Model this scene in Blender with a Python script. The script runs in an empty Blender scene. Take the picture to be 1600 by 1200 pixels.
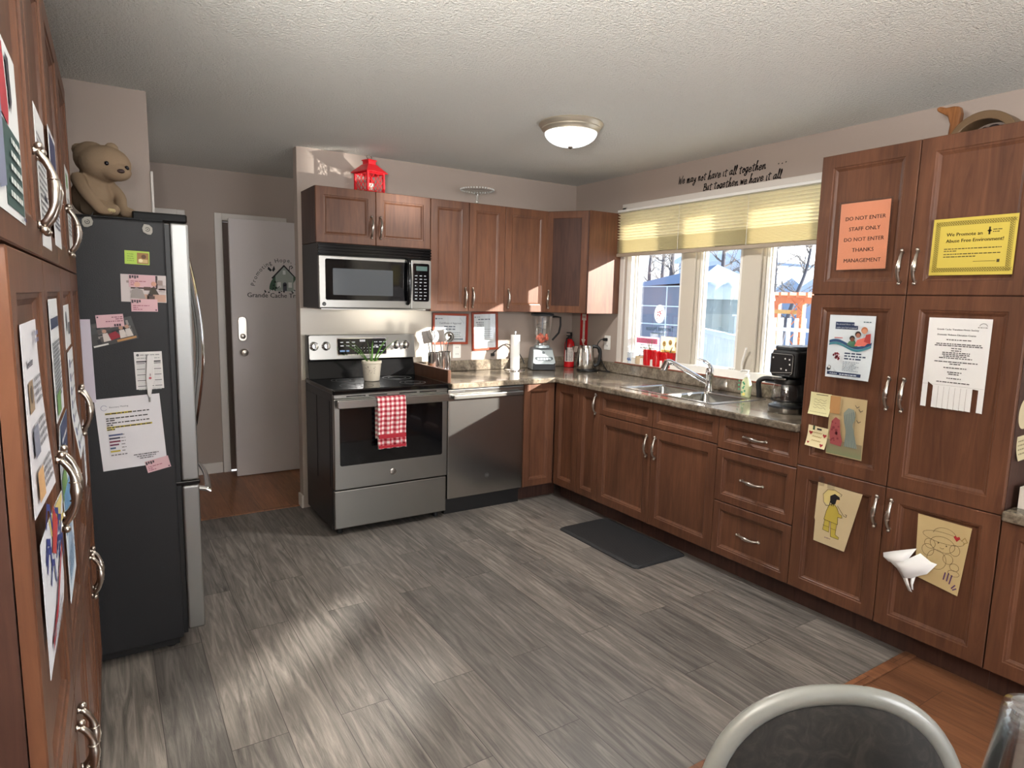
import bpy, bmesh, math, random
from mathutils import Vector, Matrix, Euler
random.seed(7)
S = bpy.context.scene
C = S.collection
PI = math.pi
# ------------------------------------------------------------------ camera, world, sun, lights, exposure
cam = bpy.data.cameras.new('camera'); camo = bpy.data.objects.new('camera', cam); C.objects.link(camo)
YAW, PITCH, ROLL, FPX = -0.5684, -0.1332, 0.0226, 992.13
fw = Vector((-math.sin(YAW)*math.cos(PITCH), math.cos(YAW)*math.cos(PITCH), math.sin(PITCH)))
rt = Vector((math.cos(YAW), math.sin(YAW), 0)); up = rt.cross(fw)
r2 = rt*math.cos(ROLL)+up*math.sin(ROLL); u2 = -rt*math.sin(ROLL)+up*math.cos(ROLL)
camo.matrix_world = Matrix(((r2.x, u2.x, -fw.x, 0), (r2.y, u2.y, -fw.y, 0), (r2.z, u2.z, -fw.z, 1.4796), (0, 0, 0, 1)))
cam.sensor_fit = 'HORIZONTAL'; cam.sensor_width = 36.0; cam.lens = FPX*36/1600
cam.clip_start = 0.02; cam.clip_end = 300
S.camera = camo
vs = S.view_settings
vs.view_transform = 'Standard'; vs.look = 'None'; vs.gamma = 1.0; vs.use_curve_mapping = False
vs.exposure = 0.72

world = bpy.data.worlds.new('winter_sky'); S.world = world; world.use_nodes = True
wn = world.node_tree; wn.nodes.clear()
w_out = wn.nodes.new('ShaderNodeOutputWorld'); w_bg = wn.nodes.new('ShaderNodeBackground')
w_ramp = wn.nodes.new('ShaderNodeValToRGB'); w_tc = wn.nodes.new('ShaderNodeTexCoord'); w_sep = wn.nodes.new('ShaderNodeSeparateXYZ')
wn.links.new(w_tc.outputs['Generated'], w_sep.inputs[0]); wn.links.new(w_sep.outputs['Z'], w_ramp.inputs[0])
w_ramp.color_ramp.elements[0].position = 0.0; w_ramp.color_ramp.elements[0].color = (0.9, 0.95, 1.0, 1)
w_ramp.color_ramp.elements[1].position = 0.7; w_ramp.color_ramp.elements[1].color = (0.42, 0.62, 0.95, 1)
wn.links.new(w_ramp.outputs[0], w_bg.inputs[0]); wn.links.new(w_bg.outputs[0], w_out.inputs[0])
w_bg.inputs[1].default_value = 1.15

def lamp(name, kind, loc, energy, color=(1, 1, 1), direction=None, **kw):
    l = bpy.data.lights.new(name, kind); o = bpy.data.objects.new(name, l); C.objects.link(o)
    l.energy = energy; l.color = color; o.location = loc
    for k, v in kw.items(): setattr(l, k, v)
    if direction is not None: o.rotation_euler = Vector(direction).to_track_quat('-Z', 'Y').to_euler()
    return o
SUN = Vector((-1.0, 1.05, -0.42)).normalized()
lamp('sun', 'SUN', (8, -5, 6), 14.0, (1.0, 0.95, 0.86), SUN, angle=0.012)
# added fill lamp behind the camera, in front of the unseen rear window
lamp('rear_fill_lamp', 'AREA', (1.95, -2.42, 1.5), 56.0, (0.98, 0.98, 1.0), (-0.12, 1, 0.28), shape='RECTANGLE', size=1.5, size_y=1.4)
lamp('ceiling_fill_uplight', 'AREA', (-.25, .12, 1.66), 150.0, (1.0, .98, .95), (0.16, 0.30, 1), shape='DISK', size=.42)  # added upward fill to brighten the ceiling, no known lamp there
# added lamps imitate low sun thrown back by the dishwasher and range fronts
lamp('dishwasher_glint_lamp', 'AREA', (2.15, 3.665, .72), .95, (1.0, .95, .86), (-1, -1.0, -.43), shape='RECTANGLE', size=.55, size_y=.22, spread=math.radians(9))
lamp('range_glint_lamp', 'AREA', (1.72, 3.655, .58), .85, (1.0, .95, .86), (-1, -.95, -.46), shape='RECTANGLE', size=.22, size_y=.36, spread=math.radians(12))
lamp('worktop_glint_lamp', 'AREA', (2.93, 3.06, .93), .75, (1.0, .96, .88), (-1, 1.02, .36), shape='RECTANGLE', size=.30, size_y=.20, spread=math.radians(16))  # added lamp imitating sun reflected off the worktop onto the splash panel
lamp('outdoor_glint_lamp', 'AREA', (4.7, .87, .92), .42, (1.0, .96, .88), (-3.37, 3.51, 1.37), shape='RECTANGLE', size=.07, size_y=.07, spread=math.radians(5.5))  # added lamp imitating sun reflected from outdoors, throws the lantern's shadow
lamp('hall_fill_lamp', 'AREA', (-.3, 4.45, 1.5), 1.5, (1.0, .97, .94), (.8, .55, -.12), shape='RECTANGLE', size=.5, size_y=1.2)  # added fill lamp brightening the hall, hidden behind the fridge
cy = S.cycles
cy.use_denoising = True
cy.blur_glossy = 0.3
cy.sample_clamp_indirect = 0.0
cy.max_bounces = 10; cy.diffuse_bounces = 5; cy.glossy_bounces = 5; cy.transmission_bounces = 8; cy.transparent_max_bounces = 16

# ------------------------------------------------------------------ materials
MATS = {}
def lin(c):
    return tuple((x/12.92 if x <= .04045 else ((x+.055)/1.055)**2.4) for x in c)
def rgb(r, g, b): return lin((r/255, g/255, b/255))+(1,)
def pmat(name, col, rough=.5, metal=0., spec=.5, trans=0., ior=1.45, alpha=None, coat=0.):
    if name in MATS: return MATS[name]
    m = bpy.data.materials.new(name); m.use_nodes = True
    b = m.node_tree.nodes['Principled BSDF']
    b.inputs['Base Color'].default_value = col if len(col) == 4 else tuple(col)+(1,)
    b.inputs['Roughness'].default_value = rough; b.inputs['Metallic'].default_value = metal
    b.inputs['Specular IOR Level'].default_value = spec
    b.inputs['Transmission Weight'].default_value = trans; b.inputs['IOR'].default_value = ior
    b.inputs['Coat Weight'].default_value = coat
    MATS[name] = m
    return m
def nd(m, t, **kw):
    n = m.node_tree.nodes.new(t)
    for k, v in kw.items(): setattr(n, k, v)
    return n
def lk(m, a, b): m.node_tree.links.new(a, b)
def coords(m, scale=(1, 1, 1), kind='Object', rot=(0, 0, 0)):
    tc = nd(m, 'ShaderNodeTexCoord'); mp = nd(m, 'ShaderNodeMapping')
    mp.inputs['Scale'].default_value = scale; mp.inputs['Rotation'].default_value = rot
    lk(m, tc.outputs[kind], mp.inputs[0]); return mp.outputs[0]
def noise(m, vec, scale, detail=4, rough=.55, dist=0.):
    n = nd(m, 'ShaderNodeTexNoise'); lk(m, vec, n.inputs['Vector'])
    n.inputs['Scale'].default_value = scale; n.inputs['Detail'].default_value = detail
    n.inputs['Roughness'].default_value = rough; n.inputs['Distortion'].default_value = dist
    return n.outputs['Fac']
def ramp(m, fac, stops):
    r = nd(m, 'ShaderNodeValToRGB'); lk(m, fac, r.inputs[0]); e = r.color_ramp.elements
    e[0].position, e[0].color = stops[0]; e[1].position, e[1].color = stops[-1]
    for p, c in stops[1:-1]:
        x = e.new(p); x.color = c
    return r.outputs[0]
def bump(m, h, strength=.3, dist=.01):
    b = nd(m, 'ShaderNodeBump'); b.inputs['Strength'].default_value = strength; b.inputs['Distance'].default_value = dist
    lk(m, h, b.inputs['Height']); lk(m, b.outputs[0], BS(m).inputs['Normal']); return b
def BS(m): return m.node_tree.nodes['Principled BSDF']
def mixc(m, fac, a, b, mode='MIX'):
    x = nd(m, 'ShaderNodeMix', data_type='RGBA', blend_type=mode)
    for s, v in ((x.inputs[0], fac), (x.inputs[6], a), (x.inputs[7], b)):
        if hasattr(v, 'links'): lk(m, v, s)
        else: s.default_value = v
    return x.outputs[2]

def wood_mat(name, dark, base, light, stretch=(14, 14, 1.3), rough=.42):
    m = pmat(name, base, rough, spec=.35, coat=.05)
    v = coords(m, stretch)
    f = noise(m, v, 2.2, 6, .6, 1.2)
    c = ramp(m, f, [(.3, dark), (.52, base), (.75, light)])
    v2 = coords(m, (3, 3, .9)); f2 = noise(m, v2, 1.7, 3)
    c2 = ramp(m, f2, [(.3, (.72, .72, .72, 1)), (.7, (1.12, 1.1, 1.08, 1))])
    lk(m, mixc(m, 1.0, c, c2, 'MULTIPLY'), BS(m).inputs['Base Color'])
    BS(m).inputs['Coat Roughness'].default_value = .25
    return m
M_WOOD = wood_mat('cherry_wood', rgb(83, 53, 39), rgb(98, 64, 46), rgb(111, 74, 53))
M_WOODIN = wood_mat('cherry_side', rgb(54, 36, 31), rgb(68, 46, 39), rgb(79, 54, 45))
def mat_plank(name, cols, w, l, rough, gap):
    m = pmat(name, cols[1], rough)
    v = coords(m, (1, 1, 1), rot=(0, 0, PI/2))
    br = nd(m, 'ShaderNodeTexBrick'); lk(m, v, br.inputs[0])
    br.offset = .37; br.inputs['Scale'].default_value = 1; br.inputs['Brick Width'].default_value = l
    br.inputs['Row Height'].default_value = w; br.inputs['Mortar Size'].default_value = .0012
    br.inputs['Color1'].default_value = (0, 0, 0, 1); br.inputs['Color2'].default_value = (1, 1, 1, 1); br.inputs['Mortar'].default_value = (.5, .5, .5, 1)
    # per-plank offset of the grain
    tc = nd(m, 'ShaderNodeTexCoord'); mp = nd(m, 'ShaderNodeMapping'); mp.inputs['Scale'].default_value = (16, 1.1, 1)
    cmb = nd(m, 'ShaderNodeCombineXYZ'); mul = nd(m, 'ShaderNodeMath', operation='MULTIPLY'); mul.inputs[1].default_value = 7.3
    sx = nd(m, 'ShaderNodeSeparateColor'); lk(m, br.outputs['Color'], sx.inputs[0]); lk(m, sx.outputs[0], mul.inputs[0])
    lk(m, mul.outputs[0], cmb.inputs[0]); lk(m, mul.outputs[0], cmb.inputs[1])
    add = nd(m, 'ShaderNodeVectorMath', operation='ADD'); lk(m, tc.outputs['Object'], add.inputs[0]); lk(m, cmb.outputs[0], add.inputs[1])
    lk(m, add.outputs[0], mp.inputs[0])
    f = noise(m, mp.outputs[0], 2.0, 8, .62, 1.6)
    c = ramp(m, f, [(.28, cols[0]), (.5, cols[1]), (.72, cols[2])])
    tone = ramp(m, br.outputs['Color'], [(0, (.74, .74, .75, 1)), (1, (1.2, 1.17, 1.14, 1))])
    c = mixc(m, 1.0, c, tone, 'MULTIPLY')
    c = mixc(m, br.outputs['Fac'], c, gap)
    lk(m, c, BS(m).inputs['Base Color'])
    f2 = noise(m, mp.outputs[0], 9, 6, .7)
    bump(m, f2, .22, .004)
    return m
M_FLOOR = mat_plank('vinyl_plank', (rgb(70, 66, 63), rgb(103, 98, 93), rgb(134, 128, 121)), .18, 1.22, .40, rgb(50, 45, 42))
M_OAK = mat_plank('oak_laminate', (rgb(88, 56, 38), rgb(110, 72, 49), rgb(126, 86, 60)), .19, 1.25, .38, rgb(62, 38, 26))
M_OAKH = mat_plank('hall_oak', (rgb(118, 74, 46), rgb(148, 96, 60), rgb(168, 114, 76)), .19, 1.25, .38, rgb(84, 50, 32))
M_WALL = pmat('taupe_wall_paint', rgb(162, 148, 138), .75)
bump(M_WALL, noise(M_WALL, coords(M_WALL), 90, 3), .12, .004)
M_CEIL = pmat('stipple_ceiling', rgb(226, 224, 216), .95, spec=.2)
_v = coords(M_CEIL)
bump(M_CEIL, noise(M_CEIL, _v, 80, 3, .7), 1.0, .022)
M_TRIM = pmat('white_trim', rgb(205, 198, 190), .45)
M_VINYL = pmat('white_vinyl', rgb(222, 220, 214), .35)
M_DOOR = pmat('door_white', rgb(196, 188, 184), .5)
M_COUNT = pmat('laminate_counter', rgb(120, 104, 86), .17, coat=.3)
_v = coords(M_COUNT, (1, 1, 1))
_f = noise(M_COUNT, _v, 9, 8, .68, 1.2); _f2 = noise(M_COUNT, _v, 70, 4, .6)
_c = ramp(M_COUNT, _f, [(.3, rgb(72, 63, 55)), (.48, rgb(112, 101, 88)), (.62, rgb(138, 127, 112)), (.75, rgb(86, 77, 67))])
_c2 = ramp(M_COUNT, _f2, [(.35, (.7, .7, .7, 1)), (.65, (1.15, 1.15, 1.12, 1))])
lk(M_COUNT, mixc(M_COUNT, 1.0, _c, _c2, 'MULTIPLY'), BS(M_COUNT).inputs['Base Color'])
def steel(name, col, rough, stretch):
    m = pmat(name, col, rough, 1.0)
    f = noise(m, coords(m, stretch), 6, 3)
    r = nd(m, 'ShaderNodeMapRange'); r.inputs[3].default_value = rough-.02; r.inputs[4].default_value = rough+.03
    lk(m, f, r.inputs[0]); lk(m, r.outputs[0], BS(m).inputs['Roughness'])
    return m
M_STEEL = steel('brushed_steel', rgb(176, 174, 170), .22, (2, 2, 90))
M_STEELH = steel('brushed_steel_across', rgb(150, 148, 143), .30, (2, 2, 90))
M_FSTEEL = steel('fridge_steel', rgb(150, 150, 148), .42, (1, 1, 30))
M_CHROME = pmat('chrome', rgb(225, 225, 225), .07, 1.0)
M_NICKEL = pmat('satin_nickel', rgb(182, 174, 164), .28, 1.0)
M_BRONZE = pmat('brushed_bronze', rgb(120, 108, 96), .35, 1.0)
M_BLACK = pmat('black_gloss', rgb(14, 14, 15), .12)
M_BLKGLASS = pmat('black_glass', rgb(10, 10, 12), .05, spec=.6)
M_BLKMAT = pmat('black_plastic', rgb(24, 24, 25), .45)
M_FRIDGE = pmat('fridge_black', rgb(26, 26, 29), .55)
bump(M_FRIDGE, noise(M_FRIDGE, coords(M_FRIDGE), 260, 3), .35, .002)
M_RANGE = pmat('range_side', rgb(34, 33, 34), .4)
M_RUB = pmat('mat_rubber', rgb(26, 26, 28), .6)
_w = nd(M_RUB, 'ShaderNodeTexWave'); _w.inputs['Scale'].default_value = 34; lk(M_RUB, coords(M_RUB), _w.inputs[0]); _w.bands_direction = 'Y'
bump(M_RUB, _w.outputs['Fac'], .25, .004)
M_WHITE = pmat('white_plastic', rgb(228, 226, 220), .4)
def glass_pane(name, fac=.07, tint=(1, 1, 1, 1), rough=0.0):
    m = bpy.data.materials.new(name); m.use_nodes = True; nt = m.node_tree; nt.nodes.clear()
    o = nt.nodes.new('ShaderNodeOutputMaterial'); t = nt.nodes.new('ShaderNodeBsdfTransparent'); g = nt.nodes.new('ShaderNodeBsdfGlossy')
    x = nt.nodes.new('ShaderNodeMixShader'); x.inputs[0].default_value = fac
    t.inputs[0].default_value = tint; g.inputs['Roughness'].default_value = rough; g.inputs[0].default_value = (1, 1, 1, 1)
    nt.links.new(t.outputs[0], x.inputs[1]); nt.links.new(g.outputs[0], x.inputs[2]); nt.links.new(x.outputs[0], o.inputs[0])
    MATS[name] = m; return m
M_PANE = glass_pane('window_glass', .06)
M_CLEAR = glass_pane('clear_glass', .16, (.96, .98, .98, 1), .03)
M_CUP = glass_pane('clear_plastic', .24, (.93, .95, .96, 1), .08)
def translucent(name, col, fac=.5, rough=.8):
    m = bpy.data.materials.new(name); m.use_nodes = True; nt = m.node_tree; nt.nodes.clear()
    o = nt.nodes.new('ShaderNodeOutputMaterial'); d = nt.nodes.new('ShaderNodeBsdfDiffuse'); t = nt.nodes.new('ShaderNodeBsdfTranslucent')
    x = nt.nodes.new('ShaderNodeMixShader'); x.inputs[0].default_value = fac
    d.inputs[0].default_value = col; t.inputs[0].default_value = col
    nt.links.new(d.outputs[0], x.inputs[1]); nt.links.new(t.outputs[0], x.inputs[2]); nt.links.new(x.outputs[0], o.inputs[0])
    MATS[name] = m; return m
M_BLIND = translucent('cream_pleated_fabric', rgb(238, 231, 205), .12)
M_LAMPGLASS = pmat('lit_frosted_glass', rgb(240, 246, 250), .3)
BS(M_LAMPGLASS).inputs['Emission Color'].default_value = (.90, .97, 1, 1); BS(M_LAMPGLASS).inputs['Emission Strength'].default_value = 1.1
def flat(name, r, g, b, rough=.6): return pmat(name, rgb(r, g, b), rough)

# ------------------------------------------------------------------ building helpers
MW = {}
def thing(name, label, cat, loc=(0, 0, 0), rotz=0., group=None):
    o = bpy.data.objects.new(name, None); C.objects.link(o); o.location = loc; o.rotation_euler = (0, 0, rotz)
    o.empty_display_size = .05
    MW[o.name] = Matrix.Translation(loc) @ Matrix.Rotation(rotz, 4, 'Z')
    tag(o, label, cat, group); return o
def tag(o, label, cat, group=None):
    o['label'] = label; o['category'] = cat
    if group: o['group'] = group
    return o
def root_m(p):
    while p.parent is not None: p = p.parent
    return MW.get(p.name, Matrix.Identity(4))
def obj(name, bm, mat, parent=None, bevel=0., smooth=False, seg=2, local=False, label=None, sub=0):
    bmesh.ops.recalc_face_normals(bm, faces=bm.faces[:])
    org = None
    if parent is not None:
        if not local: bm.transform(root_m(parent).inverted())
    me = bpy.data.meshes.new(name)
    if parent is None and not local:
        xs = [v.co for v in bm.verts]
        org = Vector(((min(v.x for v in xs)+max(v.x for v in xs))/2, (min(v.y for v in xs)+max(v.y for v in xs))/2, min(v.z for v in xs)))
        bm.transform(Matrix.Translation(-org))
    bm.to_mesh(me); bm.free()
    if smooth:
        for p in me.polygons: p.use_smooth = True
    me.materials.append(mat)
    o = bpy.data.objects.new(name, me); C.objects.link(o)
    if org is not None: o.location = org; MW[o.name] = Matrix.Translation(org)
    elif parent is None: MW[o.name] = Matrix.Identity(4)
    if parent is not None: o.parent = parent
    if bevel:
        b = o.modifiers.new('bevel', 'BEVEL'); b.width = bevel; b.segments = seg; b.limit_method = 'ANGLE'; b.angle_limit = .6
    if sub:
        s = o.modifiers.new('sub', 'SUBSURF'); s.levels = s.render_levels = sub
    if smooth and not sub:
        try: me.set_sharp_from_angle(angle=.7)
        except Exception: pass
    if label: o['label'] = label
    return o
def struct(name, bm, mat, bevel=0., parent=None):
    o = obj(name, bm, mat, parent, bevel)
    if parent is None: o['kind'] = 'structure'
    return o
def B(): return bmesh.new()
def box(bm, x0, x1, y0, y1, z0, z1, M=None):
    vs_ = [bm.verts.new(p) for p in ((x0, y0, z0), (x1, y0, z0), (x1, y1, z0), (x0, y1, z0), (x0, y0, z1), (x1, y0, z1), (x1, y1, z1), (x0, y1, z1))]
    if M is not None:
        for v in vs_: v.co = M @ v.co
    for f in ((3, 2, 1, 0), (4, 5, 6, 7), (0, 1, 5, 4), (1, 2, 6, 5), (2, 3, 7, 6), (3, 0, 4, 7)): bm.faces.new([vs_[i] for i in f])
    return bm
class Fr:
    """plane frame: u along the width, v up, w out of the surface"""
    def __init__(s, o, U, V, N): s.o, s.U, s.V, s.N = Vector(o), Vector(U).normalized(), Vector(V).normalized(), Vector(N).normalized()
    def __call__(s, u, v, w=0.): return s.o+s.U*u+s.V*v+s.N*w
    def mat(s): return Matrix(((s.U.x, s.V.x, s.N.x, s.o.x), (s.U.y, s.V.y, s.N.y, s.o.y), (s.U.z, s.V.z, s.N.z, s.o.z), (0, 0, 0, 1)))
def fbox(bm, fr, u0, u1, v0, v1, w0, w1): return box(bm, u0, u1, v0, v1, w0, w1, fr.mat())
def ring_loops(bm, loops, cap0=True, cap1=True):
    L = [[bm.verts.new(p) for p in l] for l in loops]; n = len(L[0])
    for a, b in zip(L, L[1:]):
        for i in range(n): bm.faces.new((a[i], a[(i+1) % n], b[(i+1) % n], b[i]))
    if cap0: bm.faces.new(L[0][::-1])
    if cap1: bm.faces.new(L[-1])
    return L
def tube(bm, pts, r, n=10, cap=True, flat_=1.0, upv=None):
    pts = [Vector(p) for p in pts]; m = len(pts); loops = []; prev = None
    for i, p in enumerate(pts):
        t = (pts[min(i+1, m-1)]-pts[max(i-1, 0)])
        if t.length < 1e-9: t = Vector((0, 0, 1))
        t.normalize()
        a = prev if prev is not None else (Vector(upv) if upv is not None else (Vector((0, 0, 1)) if abs(t.z) < .9 else Vector((1, 0, 0))))
        s = t.cross(a)
        if s.length < 1e-6: s = t.cross(Vector((1, 0, 0)))
        s.normalize(); a = s.cross(t).normalized(); prev = a
        rr = r[i] if isinstance(r, (list, tuple)) else r
        loops.append([p+s*(math.cos(k*2*PI/n)*rr)+a*(math.sin(k*2*PI/n)*rr*flat_) for k in range(n)])
    ring_loops(bm, loops, cap, cap); return bm
def lathe(bm, prof, c, n=28, axis=None, cap=True, sx=1., sy=1.):
    """prof = [(radius, height)]"""
    c = Vector(c); R = Matrix.Identity(3) if axis is None else Vector((0, 0, 1)).rotation_difference(Vector(axis)).to_matrix()
    loops = [[c+R @ Vector((math.cos(k*2*PI/n)*max(r, 1e-4)*sx, math.sin(k*2*PI/n)*max(r, 1e-4)*sy, h)) for k in range(n)] for r, h in prof]
    ring_loops(bm, loops, cap, cap); return bm
def cyl(bm, p0, p1, r, n=20, r1=None):
    p0, p1 = Vector(p0), Vector(p1); d = p1-p0
    return lathe(bm, [(r, 0), (r if r1 is None else r1, d.length)], p0, n, d)
def ball(bm, c, r, n=14, sx=1., sy=1., sz=1.):
    m = max(6, n//2)
    return lathe(bm, [(r*math.sin(PI*i/m), -r*sz*math.cos(PI*i/m)) for i in range(m+1)], c, n, sx=sx, sy=sy)
def prism(bm, fr, poly, w0, w1):
    a = [fr(u, v, w0) for u, v in poly]; b = [fr(u, v, w1) for u, v in poly]
    ring_loops(bm, [a, b]); return bm
def frame_box(bm, fr, u0, u1, v0, v1, t, w0, w1):
    """rectangular frame of bar width t"""
    tl, tb = (t, t) if not isinstance(t, tuple) else t
    o = [(u0, v0), (u1, v0), (u1, v1), (u0, v1)]; i_ = [(u0+tl, v0+tb), (u1-tl, v0+tb), (u1-tl, v1-tb), (u0+tl, v1-tb)]
    vv = [[bm.verts.new(fr(u, v, w)) for u, v in q] for q, w in ((o, w0), (o, w1), (i_, w1), (i_, w0))]
    for a in range(4):
        A, Bq = vv[a], vv[(a+1) % 4]
        for k in range(4): bm.faces.new((A[k], A[(k+1) % 4], Bq[(k+1) % 4], Bq[k]))
    return bm
def arc(c, r, a0, a1, n, z=0., sx=1., sy=1.):
    return [(c[0]+r*sx*math.cos(a0+(a1-a0)*i/n), c[1]+r*sy*math.sin(a0+(a1-a0)*i/n)) for i in range(n+1)]
def rrect(u0, u1, v0, v1, r, n=5):
    p = []
    for cx, cy_, a in ((u1-r, v0+r, -PI/2), (u1-r, v1-r, 0), (u0+r, v1-r, PI/2), (u0+r, v0+r, PI)): p += arc((cx, cy_), r, a, a+PI/2, n)
    return p
def bez(p0, p1, p2, n=8):
    p0, p1, p2 = Vector(p0), Vector(p1), Vector(p2)
    return [p0*(1-t)**2+p1*2*t*(1-t)+p2*t*t for t in [i/n for i in range(n+1)]]
def smoothpath(pts, n=6):
    """Catmull-Rom through the points"""
    P = [Vector(p) for p in pts]; P = [P[0]*2-P[1]]+P+[P[-1]*2-P[-2]]; out = []
    for i in range(1, len(P)-2):
        a, b, c, d = P[i-1], P[i], P[i+1], P[i+2]
        for k in range(n):
            t = k/n; out.append(.5*((2*b)+(c-a)*t+(2*a-5*b+4*c-d)*t*t+(3*b-a-3*c+d)*t**3))
    out.append(P[-2]); return out

# ---- things drawn or printed on flat sheets
FONT = {}
def text_geo(s):
    if s in FONT: return FONT[s]
    cu = bpy.data.curves.new('lettering', 'FONT'); cu.body = s; cu.size = 1.0; cu.resolution_u = 2
    o = bpy.data.objects.new('lettering', cu)
    me = bpy.data.meshes.new_from_object(o)
    g = ([tuple(v.co[:2]) for v in me.vertices], [tuple(p.vertices) for p in me.polygons])
    bpy.data.objects.remove(o); bpy.data.curves.remove(cu); bpy.data.meshes.remove(me)
    w = max([v[0] for v in g[0]] or [0]); FONT[s] = (g[0], g[1], w); return FONT[s]
def ink(col):
    return pmat('ink_%d_%d_%d' % col, rgb(*col), .6)
class Print:
    """collects ink by colour; coordinates in metres (u, v) on a sheet"""
    def __init__(s, seed=1): s.b = {}; s.rn = random.Random(seed); s.lv = 0
    def bm(s, col):
        if col not in s.b: s.b[col] = (bmesh.new(), len(s.b))
        return s.b[col][0]
    def poly(s, col, pts):
        bm = s.bm(col); bm.faces.new([bm.verts.new((p[0], p[1], 0)) for p in pts])
    def rect(s, col, u0, v0, u1, v1, n=1):
        for i in range(n):
            a, b = v0+(v1-v0)*i/n, v0+(v1-v0)*(i+1)/n
            s.poly(col, [(u0, a), (u1, a), (u1, b), (u0, b)])
    def disc(s, col, u, v, r, n=20, sy=1.): s.poly(col, [(u+r*math.cos(2*PI*k/n), v+r*sy*math.sin(2*PI*k/n)) for k in range(n)])
    def line(s, col, pts, w):
        bm = s.bm(col); h = w/2
        for (a, b), (c, d) in zip(pts, pts[1:]):
            l = math.hypot(c-a, d-b) or 1e-9; tx, ty = (c-a)/l*h, (d-b)/l*h
            bm.faces.new([bm.verts.new((x, y, 0)) for x, y in ((a-tx+ty, b-ty-tx), (c+tx+ty, d+ty-tx), (c+tx-ty, d+ty+tx), (a-tx-ty, b-ty+tx))])
    def text(s, col, t, u, v, size, align='l', bold=0., sx=1., mirror=False):
        vs_, fs, w = text_geo(t); w *= size*sx; du = {'l': 0, 'c': -w/2, 'r': -w}[align]; bm = s.bm(col)
        for off in ((0,) if not bold else (-bold*size, bold*size)):
            V = [bm.verts.new((u+((w-x*size*sx) if mirror else x*size*sx)+du+off, v+y*size, 0)) for x, y in vs_]
            for f in fs:
                try: bm.faces.new([V[i] for i in f])
                except ValueError: pass
    def arctext(s, col, t, cx, cy_, r, a0, size):
        a = a0; bm = s.bm(col)
        for ch in t:
            vs_, fs, w = text_geo(ch) if ch != ' ' else ([], [], .3)
            w *= size; am = a-w/2/r
            V = []
            for x, y in vs_:
                px, py = x*size-w/2, y*size+r; V.append(bm.verts.new((cx+px*math.sin(am)+py*math.cos(am), cy_-px*math.cos(am)+py*math.sin(am), 0)))
            for f in fs: bm.faces.new([V[i] for i in f])
            a -= (w+.12*size)/r
    def greek(s, col, u0, v, u1, h):
        """a line of print too small to read, as word-long dashes"""
        u = u0
        while u < u1-h:
            l = min(h*s.rn.uniform(1.2, 4.5), u1-u); s.rect(col, u, v, u+l, v+h); u += l+h*.7
    def build(s, parent, fr, bend=None, name='print', off=.0007):
        for col, (bm, k) in s.b.items():
            for v in bm.verts:
                u, vv = v.co.x, v.co.y
                v.co = fr(u, vv, off*(1+k*.35)+(bend(u, vv) if bend else 0))
            me_par = parent
            bm.transform(root_m(parent).inverted())
            me = bpy.data.meshes.new(name); bm.to_mesh(me); bm.free(); me.materials.append(ink(col))
            o = bpy.data.objects.new(name, me); C.objects.link(o); o.parent = me_par
def sheet(name, label, cat, fr, w, h, col, pr=None, bend=None, outline=None, group=None, thick=.0006, rough=.6, nu=8, nv=12, mat=None):
    """a paper sheet with real thickness; bend(u, v) lifts it off the surface"""
    bm = B(); mt = mat or pmat('paper_%d_%d_%d' % col, rgb(*col), rough)
    if outline:
        prism(bm, fr, outline, .0003, .0003+thick)
        if bend:
            for v in bm.verts: pass
    else:
        for k in (0, 1):
            G = [[bm.verts.new(fr(w*i/nu, h*j/nv, .0003+k*thick+(bend(w*i/nu, h*j/nv) if bend else 0))) for i in range(nu+1)] for j in range(nv+1)]
            for j in range(nv):
                for i in range(nu): bm.faces.new((G[j][i], G[j][i+1], G[j+1][i+1], G[j+1][i]))
            if k == 0: G0 = G
        rim = lambda g: g[0][:]+[g[j][-1] for j in range(1, nv+1)]+g[-1][-2::-1]+[g[j][0] for j in range(nv-1, 0, -1)]
        a, b = rim(G0), rim(G)
        for i in range(len(a)): bm.faces.new((a[i], a[(i+1) % len(a)], b[(i+1) % len(a)], b[i]))
    o = obj(name, bm, mt); tag(o, label, cat, group)
    if pr: pr.build(o, fr, bend, off=.0003+thick+.0006)
    return o
# ------------------------------------------------------------------ the room
XL, XR, YB, ZC, XF, YBASE = -.70, 3.40, 4.38, 2.431, 2.774, 3.75
struct('floor', box(B(), XL, XR, 1.22, 4.45, -.06, 0), M_FLOOR)
struct('floor_dining', box(B(), XL, XR, -2.6, 1.22, -.06, 0), M_OAK)
struct('floor_hall', box(B(), XL, 1.62, 4.45, 5.6, -.06, 0), M_OAKH)
struct('trim_1', box(B(), XL+.6, 2.85, 1.198, 1.244, 0, .006), M_OAK, .003)
struct('trim_2', box(B(), .22, 1.09, 4.432, 4.468, 0, .005), M_OAKH, .002)
struct('ceiling', box(B(), XL-.1, XR+.16, -2.7, 5.7, ZC, ZC+.08), M_CEIL)
WY0, WY1, WZ0, WZ1 = 1.96, 3.74, .983, 2.17
bm = B()
box(bm, XR, XR+.16, -.15, WY0, -.06, ZC); box(bm, XR, XR+.16, -2.7, -2.15, -.06, ZC); box(bm, XR, XR+.16, -2.15, -.15, -.06, .80); box(bm, XR, XR+.16, -2.15, -.15, 2.2, ZC); box(bm, XR, XR+.16, WY1, 4.47, -.06, ZC)
box(bm, XR, XR+.16, WY0, WY1, -.06, WZ0); box(bm, XR, XR+.16, WY0, WY1, WZ1, ZC)
struct('wall_right', bm, M_WALL)
struct('wall_back', box(B(), 1.095, XR, YB, 4.47, 0, ZC), M_WALL)
struct('wall_left', box(B(), XL-.1, XL, -2.7, 5.7, -.06, ZC), M_WALL)
struct('wall_partition', box(B(), XL, .217, 3.68, 3.78, 0, ZC), M_WALL)
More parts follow.
